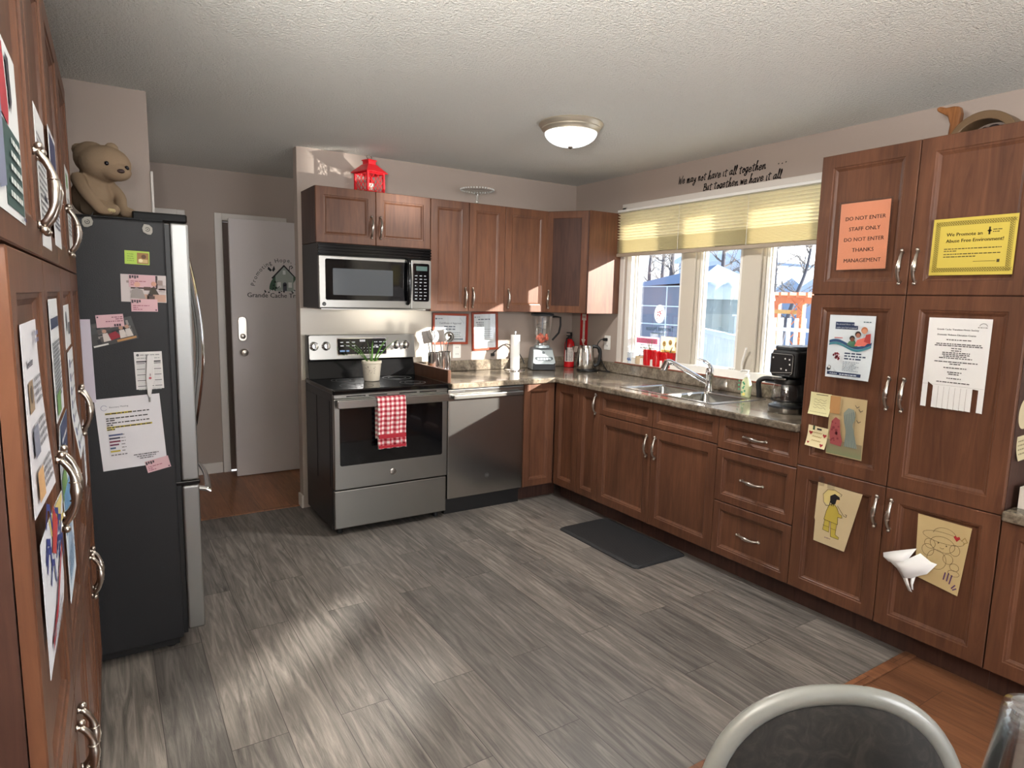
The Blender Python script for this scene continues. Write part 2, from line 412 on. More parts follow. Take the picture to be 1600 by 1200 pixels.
struct('wall_hall_side', box(B(), 1.62, 1.72, 4.47, 5.7, -.06, ZC), M_WALL)
bm = B()
for a, b, c, d in ((XL, -.42, 0, ZC), (.49, .815, 0, ZC), (1.245, 1.62, 0, ZC), (-.42, .49, 2.04, ZC), (.815, 1.245, 2.04, ZC)): box(bm, a, b, 5.6, 5.7, c, d)
struct('wall_hall', bm, M_WALL)
bm = B()
for a, b, c, d in ((XL, .2, -.06, ZC), (3.0, XR, -.06, ZC), (.2, 3.0, -.06, .75), (.2, 3.0, 2.25, ZC)): box(bm, a, b, -2.7, -2.6, c, d)
struct('wall_rear', bm, M_WALL)
rf = Fr((0, -2.6, 0), (-1, 0, 0), (0, 0, 1), (0, 1, 0))
w2 = struct('window_2', frame_box(B(), rf, -3.0, -.2, .75, 2.25, .06, -.08, .01), M_VINYL)  # unseen window, added to let fill light into the room
obj('mullion', fbox(B(), rf, -1.64, -1.56, .81, 2.19, -.07, 0), M_VINYL, w2)
obj('pane', fbox(B(), rf, -2.94, -.26, .81, 2.19, -.05, -.045), M_PANE, w2)
tag(obj('window_blocker', box(B(), XR-.03, XR-.022, -2.2, -.1, .78, 2.28), pmat('blocker_plain', rgb(190, 182, 164), .8), bevel=.002), 'plain added panel blocking light at the unseen side window behind the viewer', 'blind')  # added unseen blocker, keeps bright sky out of the steel reflections
rs = Fr((XR, 0, 0), (0, -1, 0), (0, 0, 1), (-1, 0, 0))
w3 = struct('window_3', frame_box(B(), rs, .15, 2.15, .80, 2.2, .06, -.10, .01), M_VINYL)  # unseen side window, added as a source of fill light
obj('mullion', fbox(B(), rs, 1.11, 1.19, .86, 2.14, -.09, 0), M_VINYL, w3)
obj('pane', fbox(B(), rs, .21, 2.09, .86, 2.14, -.06, -.055), M_PANE, w3)
# hall trim, casings, doors
hf = Fr((0, 5.6, 0), (1, 0, 0), (0, 0, 1), (0, -1, 0))
def casing(name, u0, u1, zt, t=.055):
    bm = B(); fbox(bm, hf, u0-t, u0, 0, zt+t, 0, .016); fbox(bm, hf, u1, u1+t, 0, zt+t, 0, .016); fbox(bm, hf, u0, u1, zt, zt+t, 0, .016)
    return struct(name, bm, M_TRIM, .003)
casing('trim_3', .81, 1.25, 2.045); casing('trim_4', -.42, .495, 2.045)
struct('door_2', box(B(), -.41, .485, 5.63, 5.67, .005, 2.035), M_DOOR, .002)
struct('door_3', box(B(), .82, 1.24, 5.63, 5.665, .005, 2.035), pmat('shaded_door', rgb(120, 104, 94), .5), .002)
bm = B(); box(bm, .555, .75, 5.585, 5.6, 0, .09); box(bm, 1.31, 1.62, 5.585, 5.6, 0, .09); struct('baseboard_hall', bm, M_TRIM, .004)
struct('baseboard_back', box(B(), 1.081, 1.095, 4.376, 4.47, 0, .09), M_TRIM, .003)
struct('trim_5', box(B(), .217, .229, 3.672, 3.788, 0, 2.06), M_TRIM, .003)
# open white hall door with its locks and painted emblem
dl = struct('door_1', box(B(), .828, 1.60, 5.392, 5.428, .006, 2.047), M_DOOR, .002)
df = Fr((0, 5.392, 0), (1, 0, 0), (0, 0, 1), (0, -1, 0))
bm = B(); lathe(bm, [(.026, 0), (.026, .006), (.012, .012), (.011, .035), (.024, .045), (.028, .058), (.022, .07), (.004, .074)], df(.905, 1.013), 20, (0, -1, 0)); obj('door_knob', bm, M_NICKEL, dl, smooth=True)
bm = B(); prism(bm, df, rrect(.868, .934, 1.10, 1.295, .03), 0, .018); kp = obj('deadbolt', bm, M_NICKEL, dl, .004)
bm = B(); lathe(bm, [(.02, .018), (.02, .03), (.012, .034)], df(.901, 1.14), 18, (0, -1, 0)); obj('thumb_turn', bm, M_NICKEL, kp, smooth=True)
P = Print(3); K = (32, 32, 34); G = (58, 86, 66)
P.arctext(K, 'Promoting Hope, Healing', 1.235, 1.50, .232, PI*.955, .047)
P.text(K, 'Grande Cache Transition', .945, 1.447, .052, bold=.01)
class Small:      # the house motif drawn at the emblem's size
    def __getattr__(s, n):
        f = getattr(P, n); t_ = lambda q: (1.235+(q[0]-1.25)*.62, 1.50+(q[1]-1.435)*.65)
        if n in ('poly',): return lambda c, pts: f(c, [t_(q) for q in pts])
        if n == 'line': return lambda c, pts, w: f(c, [t_(q) for q in pts], w*.62)
        if n == 'disc': return lambda c, u, v, r, n=20: f(c, *t_((u, v)), r*.62, n)
        return lambda c, u0, v0, u1, v1: f(c, *t_((u0, v0)), *t_((u1, v1)))
Q = Small()
Q.poly(G, [(1.255+.2*math.cos(a*PI/24), 1.455+.2*math.sin(a*PI/24)) for a in range(6, 25)]+[(1.10, 1.44), (1.30, 1.44)])
hc = (150, 158, 150)
Q.poly(hc, [(1.135, 1.435), (1.36, 1.435), (1.36, 1.62), (1.245, 1.735), (1.135, 1.62)])
Q.line(K, [(1.10, 1.595), (1.245, 1.745), (1.39, 1.595)], .022); Q.line(K, [(1.12, 1.605), (1.37, 1.605)], .02)
Q.line(K, [(1.14, 1.60), (1.14, 1.44)], .008)
Q.rect((70, 72, 80), 1.225, 1.435, 1.275, 1.52); Q.disc((70, 72, 80), 1.25, 1.52, .025)
for u in (1.155, 1.295):
    Q.rect((210, 212, 208), u, 1.48, u+.045, 1.545); Q.line(K, [(u, 1.48), (u+.045, 1.48), (u+.045, 1.545), (u, 1.545), (u, 1.48)], .006); Q.line(K, [(u+.022, 1.48), (u+.022, 1.545)], .004); Q.line(K, [(u, 1.512), (u+.045, 1.512)], .004)
Q.rect((205, 208, 205), 1.228, 1.64, 1.262, 1.69); Q.line(K, [(1.228, 1.64), (1.262, 1.64), (1.262, 1.69), (1.228, 1.69), (1.228, 1.64)], .005); Q.line(K, [(1.245, 1.64), (1.245, 1.69)], .004)
Q.line(K, [(1.31, 1.69), (1.315, 1.74), (1.34, 1.75), (1.355, 1.73), (1.335, 1.715)], .009)
Q.poly(K, [(1.095, 1.69), (1.05, 1.73), (1.04, 1.70), (1.075, 1.67)]); Q.poly(K, [(1.095, 1.69), (1.12, 1.745), (1.135, 1.70), (1.11, 1.668)])
rn = random.Random(4)
for i in range(26):
    u, v = rn.uniform(.98, 1.4), rn.uniform(1.415, 1.45); Q.disc(K if i % 3 else (200, 204, 200), u, v, rn.uniform(.006, .014), 7)
for i in range(14):
    u, v = rn.uniform(1.1, 1.18), rn.uniform(1.45, 1.55); Q.disc((28, 42, 34), u, v, rn.uniform(.005, .014), 6)
P.build(dl, df, name='emblem')

# ------------------------------------------------------------------ window over the sink
wf = Fr((XR, 0, 0), (0, -1, 0), (0, 0, 1), (-1, 0, 0))       # u = -y, w towards the room
w1 = struct('window_1', frame_box(B(), wf, -WY1, -WY0, WZ0+.02, WZ1, .05, -.14, -.02), M_VINYL, .003)
bm = B(); box(bm, XR-.012, XR+.14, WY0, WY1, WZ0-.004, WZ0+.022); obj('window_sill', bm, M_VINYL, w1, .004)
bm = B(); fbox(bm, wf, -WY1-.045, -WY1, WZ0, WZ1+.02, 0, .012); fbox(bm, wf, -WY0, -WY0+.045, WZ0, WZ1+.02, 0, .012); fbox(bm, wf, -WY1-.045, -WY0+.045, WZ1, WZ1+.045, 0, .012)
obj('casing', bm, M_TRIM, w1, .003)
GREYV = pmat('mullion_vinyl', rgb(186, 178, 164), .4)
for a, b in ((3.05, 3.205), (2.525, 2.70)):
    bm = B(); fbox(bm, wf, -b, -a, WZ0+.02, WZ1-.02, -.13, -.05); fbox(bm, wf, -b+.03, -a-.02, WZ0+.02, WZ1-.02, -.05, -.032)
    obj('mullion', bm, GREYV, w1, .004)
for a, b in ((3.205, 3.70), (2.70, 3.05), (2.0, 2.525)):
    s = obj('sash', frame_box(B(), wf, -b, -a, WZ0+.03, WZ1-.03, .024, -.115, -.06), M_VINYL, w1, .004)
    obj('sash_bead', frame_box(B(), wf, -b+.024, -a-.024, WZ0+.054, WZ1-.054, .009, -.105, -.075), M_VINYL, s, .003)
    obj('pane', fbox(B(), wf, -b+.031, -a-.031, WZ0+.061, WZ1-.061, -.092, -.088), M_PANE, s)
bm = B(); tube(bm, smoothpath([(3.43, 2.625, 1.03), (3.415, 2.62, 1.10), (3.41, 2.60, 1.17), (3.40, 2.585, 1.205)]), .007, 8); obj('window_crank', bm, M_VINYL, w1, smooth=True)

# pleated blind
bl = thing('pleated_blind', 'cream pleated window blind pulled halfway down over the kitchen window', 'blind', (3.37, 2.79, 1.82))
bm = B(); n = 22; y0, y1 = 1.80, 3.785
zs = []; z = 2.150
for i in range(n): zs.append(z); z -= .0215 if i < 10 else .0095
zs = [2.150-(2.150-1.842)*(2.150-q)/(2.150-zs[-1]) for q in zs]
prof = []
for i, q in enumerate(zs): prof.append((3.352 if i % 2 else 3.378, q))
prof2 = []
for (xa, za), (xb, zb) in zip(prof, prof[1:]): prof2 += [(xa, za)]
prof2.append(prof[-1])
prof = []
for i in range(2*n-1):
    t = i/2; k = int(t); zz = zs[k] if t == k else (zs[k]+zs[k+1])/2
    prof.append((3.378 if i % 2 == 0 else 3.346, zz))
va = [bm.verts.new((x, y0, z)) for x, z in prof]; vb = [bm.verts.new((x, y1, z)) for x, z in prof]
for i in range(len(prof)-1): bm.faces.new((va[i], va[i+1], vb[i+1], vb[i]))
obj('pleated_fabric', bm, M_BLIND, bl)
obj('head_rail', box(B(), 3.344, 3.386, y0-.003, y1+.003, 2.150, 2.168), M_VINYL, bl, .003)
obj('bottom_rail', box(B(), 3.345, 3.383, y0-.002, y1+.002, 1.818, 1.842), pmat('rail_taupe', rgb(150, 136, 118), .5), bl, .004)
for yy in (3.16, 2.60):
    bm = B(); tube(bm, [(3.3435, yy, 2.15), (3.3435, yy, 1.84)], .0012, 6); obj('lift_cord', bm, M_WHITE, bl)

# ------------------------------------------------------------------ cabinets
def handle_mesh():
    bm = B(); pts = []; rs = []
    N = 16
    for i in range(N+1):
        t = -1+2*i/N; y = .060*t
        z = .006+.021*(1-abs(t)**2.6)
        pts.append((.0025*math.sin(t*PI), y, z))
        rs.append(.0054+.0042*math.exp(-(t/.33)**2)+.0008*math.cos(t*9)**2)
    tube(bm, pts, rs, 10)
    for s in (-1, 1):
        lathe(bm, [(.0068, 0), (.0068, .003), (.0045, .006), (.0048, .010)], (0, s*.060, 0), 12)
        ball(bm, (0, s*.068, .009), .0072, 10)
    for k in (-.3, .3): lathe(bm, [(.0075, -.0015), (.0098, 0), (.0075, .0015)], (0, k*.056, .0258), 10, (0, 1, 0))
    bmesh.ops.recalc_face_normals(bm, faces=bm.faces[:])
    me = bpy.data.meshes.new('handle'); bm.to_mesh(me); bm.free(); me.materials.append(M_NICKEL)
    for p in me.polygons: p.use_smooth = True
    return me
HANDLE = handle_mesh()
def add_handle(parent, fr, u, v, w, horiz=False):
    o = bpy.data.objects.new('handle', HANDLE); C.objects.link(o); o.parent = parent
    M = Matrix.Translation(fr(u, v, w)) @ fr.mat().to_3x3().to_4x4() @ Matrix.Rotation(PI/2 if horiz else 0, 4, 'Z')
    o.matrix_local = root_m(parent).inverted() @ M
def panel(name, parent, fr, u0, u1, v0, v1, t=.02, rail=.055, handles=(), gap=.0018, mat=None, horiz=False):
    u0 += gap; u1 -= gap; v0 += gap; v1 -= gap
    rail = min(rail, (u1-u0)*.3, (v1-v0)*.3)
    bm = B()
    def R(i, w): return [fr(u0+i, v0+i, w), fr(u1-i, v0+i, w), fr(u1-i, v1-i, w), fr(u0+i, v1-i, w)]
    ring_loops(bm, [R(0, .0015), R(0, t-.002), R(.0025, t), R(rail, t), R(rail+.002, t-.0035), R(rail+.009, t-.005), R(rail+.011, t-.0075), R(rail+.019, t-.0125)])
    o = obj(name, bm, mat or M_WOOD, parent)
    for u, v in handles: add_handle(o, fr, u, v, t, horiz)
    return o
def carcass(parent, fr, u0, u1, v0, v1, depth, toe=True, name='carcass'):
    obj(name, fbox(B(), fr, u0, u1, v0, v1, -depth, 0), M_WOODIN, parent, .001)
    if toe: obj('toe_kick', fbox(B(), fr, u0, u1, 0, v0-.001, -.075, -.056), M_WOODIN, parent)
ZS = (.11, .7197, 1.5303, 2.1466)
PG = 'tall pantry cabinets with paired doors'
def pantry(label, fr, u0, w, depth=.60, first_extra=0.):
    p = fr(u0+w, 0, -depth/2); t = thing('pantry_cabinet', label, 'cabinet', (p.x, p.y, 0), 0, PG)
    carcass(t, fr, u0, u0+2*w, .10, 2.1466, depth)
    for k in range(3):
        v0, v1 = ZS[k], ZS[k+1]; hv = (v1-.115, v0+.40, v0+.115)[k]
        for s in (0, 1):
            a = u0+s*w
            panel('door', t, fr, a-(first_extra if (s == 0 and k == 2) else 0), a+w, v0, v1, handles=[((a+w-.03) if s == 0 else (a+.03), hv)])
    return t
rfr = Fr((XF+.02, 0, 0), (0, -1, 0), (0, 0, 1), (-1, 0, 0))
A4, A6 = 1.7738, .9365
pantry('tall dark pantry cabinet right of the sink covered with orange and yellow notices', rfr, -A4, (A4-A6)/2, .603)
lfr = Fr((-.1-.0065*2.79, 0, 0), (.0065, 1, 0), (0, 0, 1), (1, -.0065, 0))
pantry('tall wood pantry cabinet nearest the viewer along the left wall', lfr, .93, .45, .57, .07)
pantry('tall wood pantry cabinet along the left wall right before the black fridge', lfr, 1.831, .45, .57)

# base cabinets of the window run
BZ = .875
def base(label, u0, u1, depth=.60, fr=rfr, top=.875):
    p = fr((u0+u1)/2, 0, -depth/2); t = thing('base_cabinet', label, 'cabinet', (p.x, p.y, 0), 0, 'base cabinets under the worktop')
    carcass(t, fr, u0+.0005, u1-.0005, .10, top, depth); return t
A1, A2, A3 = 3.2418, 2.7453, 2.2508
t = base('corner base cabinet with two narrow folding doors beside the dishwasher corner', -3.745, -A1)
panel('door', t, rfr, -3.742, -3.47, .11, BZ, handles=[])
panel('door', t, rfr, -3.468, -A1, .11, BZ, handles=[(-A1-.035, .785)], rail=.05)
t = base('base cabinet under the sink with two doors and two blank drawer fronts', -A1, -A3, top=.735)
panel('drawer_front', t, rfr, -A1, -A2, .72, BZ, rail=.035); panel('drawer_front', t, rfr, -A2, -A3, .72, BZ, rail=.035)
panel('door', t, rfr, -A1, -A2, .11, .718, handles=[(-A2-.035, .60)]); panel('door', t, rfr, -A2, -A3, .11, .718, handles=[(-A2+.035, .60)])
t = base('base cabinet with three stacked drawers left of the tall pantry cabinet', -A3, -A4)
um = -(A3+A4)/2
for a, b in ((.11, .41), (.412, .70), (.702, BZ)): panel('drawer', t, rfr, -A3, -A4, a, b, rail=.04, handles=[(um, (a+b)/2+.005)], horiz=True)
p = rfr(-.42, 0, -.3); t = thing('base_cabinet', 'low base cabinet at the right edge beyond the tall pantry cabinet', 'cabinet', (p.x, p.y, 0), 0, 'base cabinets under the worktop')
carcass(t, rfr, -A6+.001, .10, .10, .703, .60)
panel('door', t, rfr, -A6+.001, -.42, .11, .702, handles=[(-.46, .60)]); panel('door', t, rfr, -.42, .10, .11, .702, handles=[(-.38, .60)])
# filler cabinet between dishwasher and corner
bfr = Fr((0, 3.77, 0), (1, 0, 0), (0, 0, 1), (0, -1, 0))
t = thing('base_cabinet', 'narrow fixed cabinet front between the dishwasher and the inside corner', 'cabinet', (2.64, 4.05, 0), 0, 'base cabinets under the worktop')
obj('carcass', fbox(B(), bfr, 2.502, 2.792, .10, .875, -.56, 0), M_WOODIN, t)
panel('door', t, bfr, 2.502, 2.772, .11, BZ, rail=.05); obj('toe_kick', fbox(B(), bfr, 2.502, 2.85, 0, .098, -.075, -.056), M_WOODIN, t)

# upper cabinets
ufr = Fr((0, 4.0655, 0), (1, 0, 0), (0, 0, 1), (0, -1, 0)); UT, UB = 2.146, 1.382
UG = 'wall cabinets above the counter'
def upper(label, u0, u1, v0, doors, hv):
    t = thing('wall_cabinet', label, 'cabinet', ((u0+u1)/2, 4.22, v0), 0, UG)
    carcass(t, ufr, u0+.0005, u1-.0005, v0, UT, .312, toe=False)
    n = len(doors); w = (u1-u0)/n
    for k, s in enumerate(doors):
        a = u0+k*w; panel('door', t, ufr, a, a+w, v0, UT, rail=.05, handles=[(a+w-.03 if s == 'r' else a+.03, v0+hv)])
    return t
upper('short two-door wall cabinet above the microwave carrying the red lantern', 1.1188, 1.897, 1.802, ('r', 'l'), .115)
upper('two-door wall cabinet right of the microwave under the glass cake stand', 1.897, 2.4977, UB, ('r', 'l'), .10)
upper('single-door wall cabinet next to the diagonal corner cabinet', 2.4977, 2.8822, UB, ('l',), .10)
t = thing('wall_cabinet', 'diagonal corner wall cabinet with a bare side panel beside the blind', 'cabinet', (3.15, 4.1, UB), 0, UG)
bm = B(); prism(bm, Fr((0, 0, UB), (1, 0, 0), (0, 1, 0), (0, 0, 1)), [(2.884, 4.064), (3.083, 3.797), (3.397, 3.797), (3.397, 4.377), (2.884, 4.377)], 0, UT-UB)
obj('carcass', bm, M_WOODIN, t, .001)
obj('side_panel', box(B(), 3.078, 3.399, 3.787, 3.7965, UB, UT), M_WOOD, t, .001)
cfr = Fr((2.884+.016, 4.064+.003, 0), (.199, -.267, 0), (0, 0, 1), (-.267, -.199, 0))
panel('door', t, cfr, -.012, .318, UB, UT, rail=.05, handles=[(.022, UB+.10)], t=.018)

# worktops
def cells(bm, xs, ys, inc, z0, z1):
    V = {}
    def g(i, j, z):
        k = (i, j, z)
        if k not in V: V[k] = bm.verts.new((xs[i], ys[j], z))
        return V[k]
    nx, ny = len(xs)-1, len(ys)-1; I = lambda i, j: 0 <= i < nx and 0 <= j < ny and inc(i, j)
    for i in range(nx):
        for j in range(ny):
            if not I(i, j): continue
            bm.faces.new((g(i, j, z1), g(i+1, j, z1), g(i+1, j+1, z1), g(i, j+1, z1))); bm.faces.new((g(i, j+1, z0), g(i+1, j+1, z0), g(i+1, j, z0), g(i, j, z0)))
            for di, dj, a, b in ((-1, 0, (i, j+1), (i, j)), (1, 0, (i+1, j), (i+1, j+1)), (0, -1, (i, j), (i+1, j)), (0, 1, (i+1, j+1), (i, j+1))):
                if not I(i+di, j+dj): bm.faces.new((g(*a, z0), g(*b, z0), g(*b, z1), g(*a, z1)))
    return bm
SX0, SX1, SY0, SY1 = 2.85, 3.325, 2.36, 3.14
t = thing('worktop', 'mottled brown laminate worktop running around the corner under the window', 'worktop', (3.07, 3.9, .876))
bm = cells(B(), [1.907, 2.75, SX0+.012, SX1-.012, XR-.001], [A4+.002, SY0+.012, SY1-.012, 3.722, YB-.0065], lambda i, j: (i > 0 or j == 3) and not (i == 2 and j == 1), .877, .915)
obj('counter_slab', bm, M_COUNT, t, .008)
bm = B(); box(bm, 1.907, XR-.0215, YB-.027, YB-.0065, .9155, .998); box(bm, XR-.0225, XR-.001, A4+.002, YB-.001, .9155, .998); obj('backsplash', bm, M_COUNT, t, .006)
bm = B(); box(bm, XR-.022, XR-.013, A4+.004, WY1+.05, .9985, 1.006); obj('splash_edge', bm, flat('red_brown_edge', 122, 62, 46), t)
t = thing('worktop', 'short stretch of worktop at the right edge beyond the tall pantry cabinet', 'worktop', (3.07, .4, .704))
obj('counter_slab', box(B(), 2.755, XR-.001, -.10, A6-.004, .705, .745), M_COUNT, t, .008)

# wooden guard between stove and counter
tag(obj('wood_guard', box(B(), 1.881, 1.905, 3.735, 4.345, .918, 1.003), M_WOOD, bevel=.002), 'low wooden guard board standing between the stove top and the counter', 'board')

tag(obj('splash_panel', box(B(), 1.098, 2.062, YB-.006, YB-.0005, .90, 1.386), pmat('cream_splash', rgb(214, 206, 192), .22), bevel=.001), 'plain cream splash panel on the wall between stove and microwave', 'splash panel')
# ------------------------------------------------------------------ range
t = thing('range', 'stainless electric range with black glass top and oven window', 'stove', (1.497, 4.05, 0))
SA, SB = 1.1165, 1.8775
obj('body', box(B(), SA, SB, 3.765, 4.345, .035, .885), M_RANGE, t, .002)
bm = B()
for zz in ((.30, .84),):
    for ya, yb_ in ((3.80, 4.05), (4.08, 4.32)): box(bm, SA-.003, SA+.001, ya, yb_, zz[0], zz[1])
obj('side_rib', bm, M_RANGE, t, .002)
obj('cooktop', box(B(), SA-.004, SB+.003, 3.718, 4.345, .886, .917), M_BLKGLASS, t, .007, seg=3)
for cx, cy_, r in ((1.31, 3.87, .105), (1.69, 3.87, .085), (1.31, 4.14, .08), (1.69, 4.14, .1)):
    bm = B(); lathe(bm, [(r, .9172), (r, .9176), (r-.003, .9176), (r-.003, .9172)], (cx, cy_, 0), 40, cap=False)
    lathe(bm, [(r*.62, .9172), (r*.62, .9176), (r*.62-.002, .9176), (r*.62-.002, .9172)], (cx, cy_, 0), 40, cap=False)
    obj('burner_ring', bm, flat('burner_grey', 96, 96, 98), t)
pf = Fr((0, 3.765, 0), (1, 0, 0), (0, 0, 1), (0, -1, 0))
obj('vent_trim', fbox(B(), pf, SA+.002, SB-.002, .862, .885, 0, .038), M_STEELH, t, .003)
for a, b in ((.08, .20), (.22, .34), (.42, .54), (.56, .68)): obj('vent_slot', fbox(B(), pf, SA+a, SA+b, .870, .876, .036, .0392), M_BLACK, t)
dr = obj('oven_door', fbox(B(), pf, SA+.002, SB-.002, .297, .86, .002, .042), M_STEELH, t, .004)
bm = B(); prism(bm, pf, rrect(SA+.035, SB-.04, .445, .805, .012), .040, .0435); obj('oven_window', bm, M_BLKGLASS, dr)
bm = B(); prism(bm, pf, rrect(SA+.012, SB-.012, .806, .858, .01), .062, .086); fbox(bm, pf, SA+.03, SA+.06, .82, .845, .04, .064); fbox(bm, pf, SB-.06, SB-.03, .82, .845, .04, .064)
obj('oven_handle', bm, M_STEEL, dr, .004)
bm = B(); lathe(bm, [(.021, .041), (.021, .0445), (.019, .0455), (.003, .0455)], pf(1.492, .372), 24, (0, -1, 0)); bg = obj('badge', bm, M_NICKEL, dr, smooth=True)
P = Print(); P.line((60, 60, 62), arc((0, 0), .0165, 0, 2*PI, 24), .0016); P.text((60, 60, 62), 'GE', 0, -.0065, .019, 'c'); P.build(bg, Fr(pf(1.492, .372, .0455), pf.U, pf.V, pf.N), name='badge_letters')
obj('storage_drawer', fbox(B(), pf, SA+.002, SB-.002, .045, .287, .002, .030), M_STEELH, t, .006)
obj('drawer_gap', fbox(B(), pf, SA+.004, SB-.004, .287, .297, .0, .012), M_BLACK, t)
for x in (SA+.05, SB-.05):
    for y in (3.80, 4.30): obj('levelling_foot', cyl(B(), (x, y, 0), (x, y, .036), .018, 12), M_BLKMAT, t)
# backguard
sf = Fr((0, 4.262, 1.045), (1, 0, 0), (0, .09, 1), (0, -1, .09))
bm = B(); prism(bm, Fr((SA, 0, 0), (0, 1, 0), (0, 0, 1), (1, 0, 0)), [(4.25, .918), (4.345, .918), (4.345, 1.21), (4.276, 1.21), (4.262, 1.045), (4.285, 1.04)], 0, SB-SA-.002); obj('backguard', bm, M_BLACK, t, .002)
bm = B(); prism(bm, sf, rrect(SA+.002, SB-.004, 0, .165, .012), .0005, .012); cp = obj('control_panel', bm, M_STEELH, t, .003)
bm = B(); prism(bm, sf, rrect(1.305, 1.66, .026, .145, .012), .0105, .0135); obj('display_rim', bm, M_CHROME, cp)
bm = B(); prism(bm, sf, rrect(1.311, 1.654, .032, .139, .010), .0115, .0145); ds = obj('display', bm, M_BLKGLASS, cp)
P = Print(5); wc = (198, 200, 204)
P.rect(wc, 1.465, .118, 1.505, .132)
for i, u in enumerate((1.33, 1.37, 1.41, 1.57, 1.605, 1.635)):
    for v in (.112, .088): P.greek(wc, u, v, u+.022, .006)
for i in range(6): P.disc(wc, 1.43+i*.022, .075, .0028, 8); P.disc(wc, 1.43+i*.022, .054, .0028, 8)
P.greek((120, 150, 190), 1.325, .05, 1.39, .012); P.greek(wc, 1.56, .075, 1.60, .01); P.greek(wc, 1.60, .05, 1.63, .006)
P.build(ds, Fr(sf(0, 0, .0145), sf.U, sf.V, sf.N), name='display_markings')
for u in (1.152, 1.232, 1.732, 1.802):
    bm = B(); lathe(bm, [(.030, .012), (.030, .017), (.023, .020), (.021, .042), (.017, .046), (.003, .047)], sf(u, .092), 22, sf.N); k = obj('knob', bm, M_CHROME, cp, smooth=True)
    obj('knob_grip', fbox(B(), Fr(sf(u, .092), sf.U, sf.V, sf.N), -.005, .005, -.024, .024, .036, .054), M_CHROME, k, .002)

# ------------------------------------------------------------------ dishwasher
t = thing('dishwasher', 'stainless dishwasher with a bar handle between stove and corner cabinet', 'dishwasher', (2.19, 4.05, 0))
DA, DB = 1.884, 2.498
obj('tub', box(B(), DA+.003, DB-.003, 3.772, 4.33, .10, .872), M_BLKMAT, t)
obj('door', fbox(B(), bfr, DA+.004, DB-.004, .118, .87, .001, .028), M_STEEL, t, .005)
bm = B(); fbox(bm, bfr, DA+.03, DB-.03, .806, .838, .05, .066); fbox(bm, bfr, DA+.03, DA+.055, .81, .834, .027, .052); fbox(bm, bfr, DB-.055, DB-.03, .81, .834, .027, .052)
obj('handle', bm, M_STEELH, t, .006)
P = Print(); P.greek((70, 70, 72), DA+.03, .853, DA+.13, .006); P.line((120, 120, 122), arc((2.197, .25), .014, 0, 2*PI, 20), .0014); P.text((120, 120, 122), 'GE', 2.197, .245, .014, 'c'); P.build(t, Fr(bfr(0, 0, .028), bfr.U, bfr.V, bfr.N), name='markings')
obj('toe_kick', fbox(B(), bfr, DA+.005, DB-.003, .0, .112, -.06, -.02), M_BLKMAT, t)

# ------------------------------------------------------------------ microwave
t = thing('microwave', 'over-the-range microwave with black vent strip and steel front', 'microwave', (1.5, 4.19, 1.392))
MA, MB_ = 1.119, 1.876
obj('body', box(B(), MA, MB_, 4.022, 4.377, 1.395, 1.80), pmat('microwave_side', rgb(40, 39, 40), .4), t, .002)
mf = Fr((0, 4.022, 0), (1, 0, 0), (0, 0, 1), (0, -1, 0))
bm = B()
fbox(bm, mf, MA-.002, MB_+.002, 1.725, 1.80, 0, .020)
for k in range(4): fbox(bm, mf, MA-.003, MB_+.003, 1.731+k*.018, 1.741+k*.018, .015, .034)
obj('vent_grille', bm, M_BLACK, t, .003)
dr = obj('door', fbox(B(), mf, MA, 1.728, 1.398, 1.722, .001, .034), M_STEELH, t, .005)
bm = B(); prism(bm, mf, rrect(MA+.038, 1.715, 1.448, 1.702, .012), .033, .0365); obj('window_surround', bm, M_BLKGLASS, dr)
bm = B(); prism(bm, mf, rrect(MA+.085, 1.60, 1.48, 1.645, .006), .036, .0372); obj('window_mesh', bm, pmat('microwave_screen', rgb(70, 74, 78), .18), dr)
cp = obj('control_panel', fbox(B(), mf, 1.731, MB_, 1.398, 1.722, .001, .034), M_STEELH, t, .005)
bm = B(); prism(bm, mf, rrect(1.742, 1.86, 1.448, 1.70, .012), .033, .0365); kp = obj('keypad', bm, M_BLKGLASS, cp)
P = Print(9)
for r in range(8):
    for c in range(3): P.greek((150, 152, 156), 1.756+c*.033, 1.462+r*.022, 1.774+c*.033, .0055)
P.rect((60, 84, 80), 1.765, 1.652, 1.845, 1.682); P.build(kp, Fr(mf(0, 0, .0365), mf.U, mf.V, mf.N), name='keypad_markings')
bm = B(); tube(bm, smoothpath([mf(1.703, 1.432, .034), mf(1.703, 1.455, .062), mf(1.703, 1.58, .074), mf(1.703, 1.70, .062), mf(1.703, 1.722, .034)], 8), .013, 12); obj('door_handle', bm, M_BLACK, t, smooth=True)
bm = B(); lathe(bm, [(.012, .033), (.012, .0365), (.002, .037)], mf(1.147, 1.423), 20, (0, -1, 0)); bg = obj('badge', bm, M_BLKMAT, dr)
P = Print(); P.text((190, 190, 190), 'GE', 0, -.004, .011, 'c'); P.build(bg, Fr(mf(1.147, 1.423, .037), mf.U, mf.V, mf.N), name='badge_letters')
bm = B(); box(bm, MA+.02, MB_-.02, 4.03, 4.36, 1.388, 1.396); obj('base_plate', bm, M_STEELH, t)

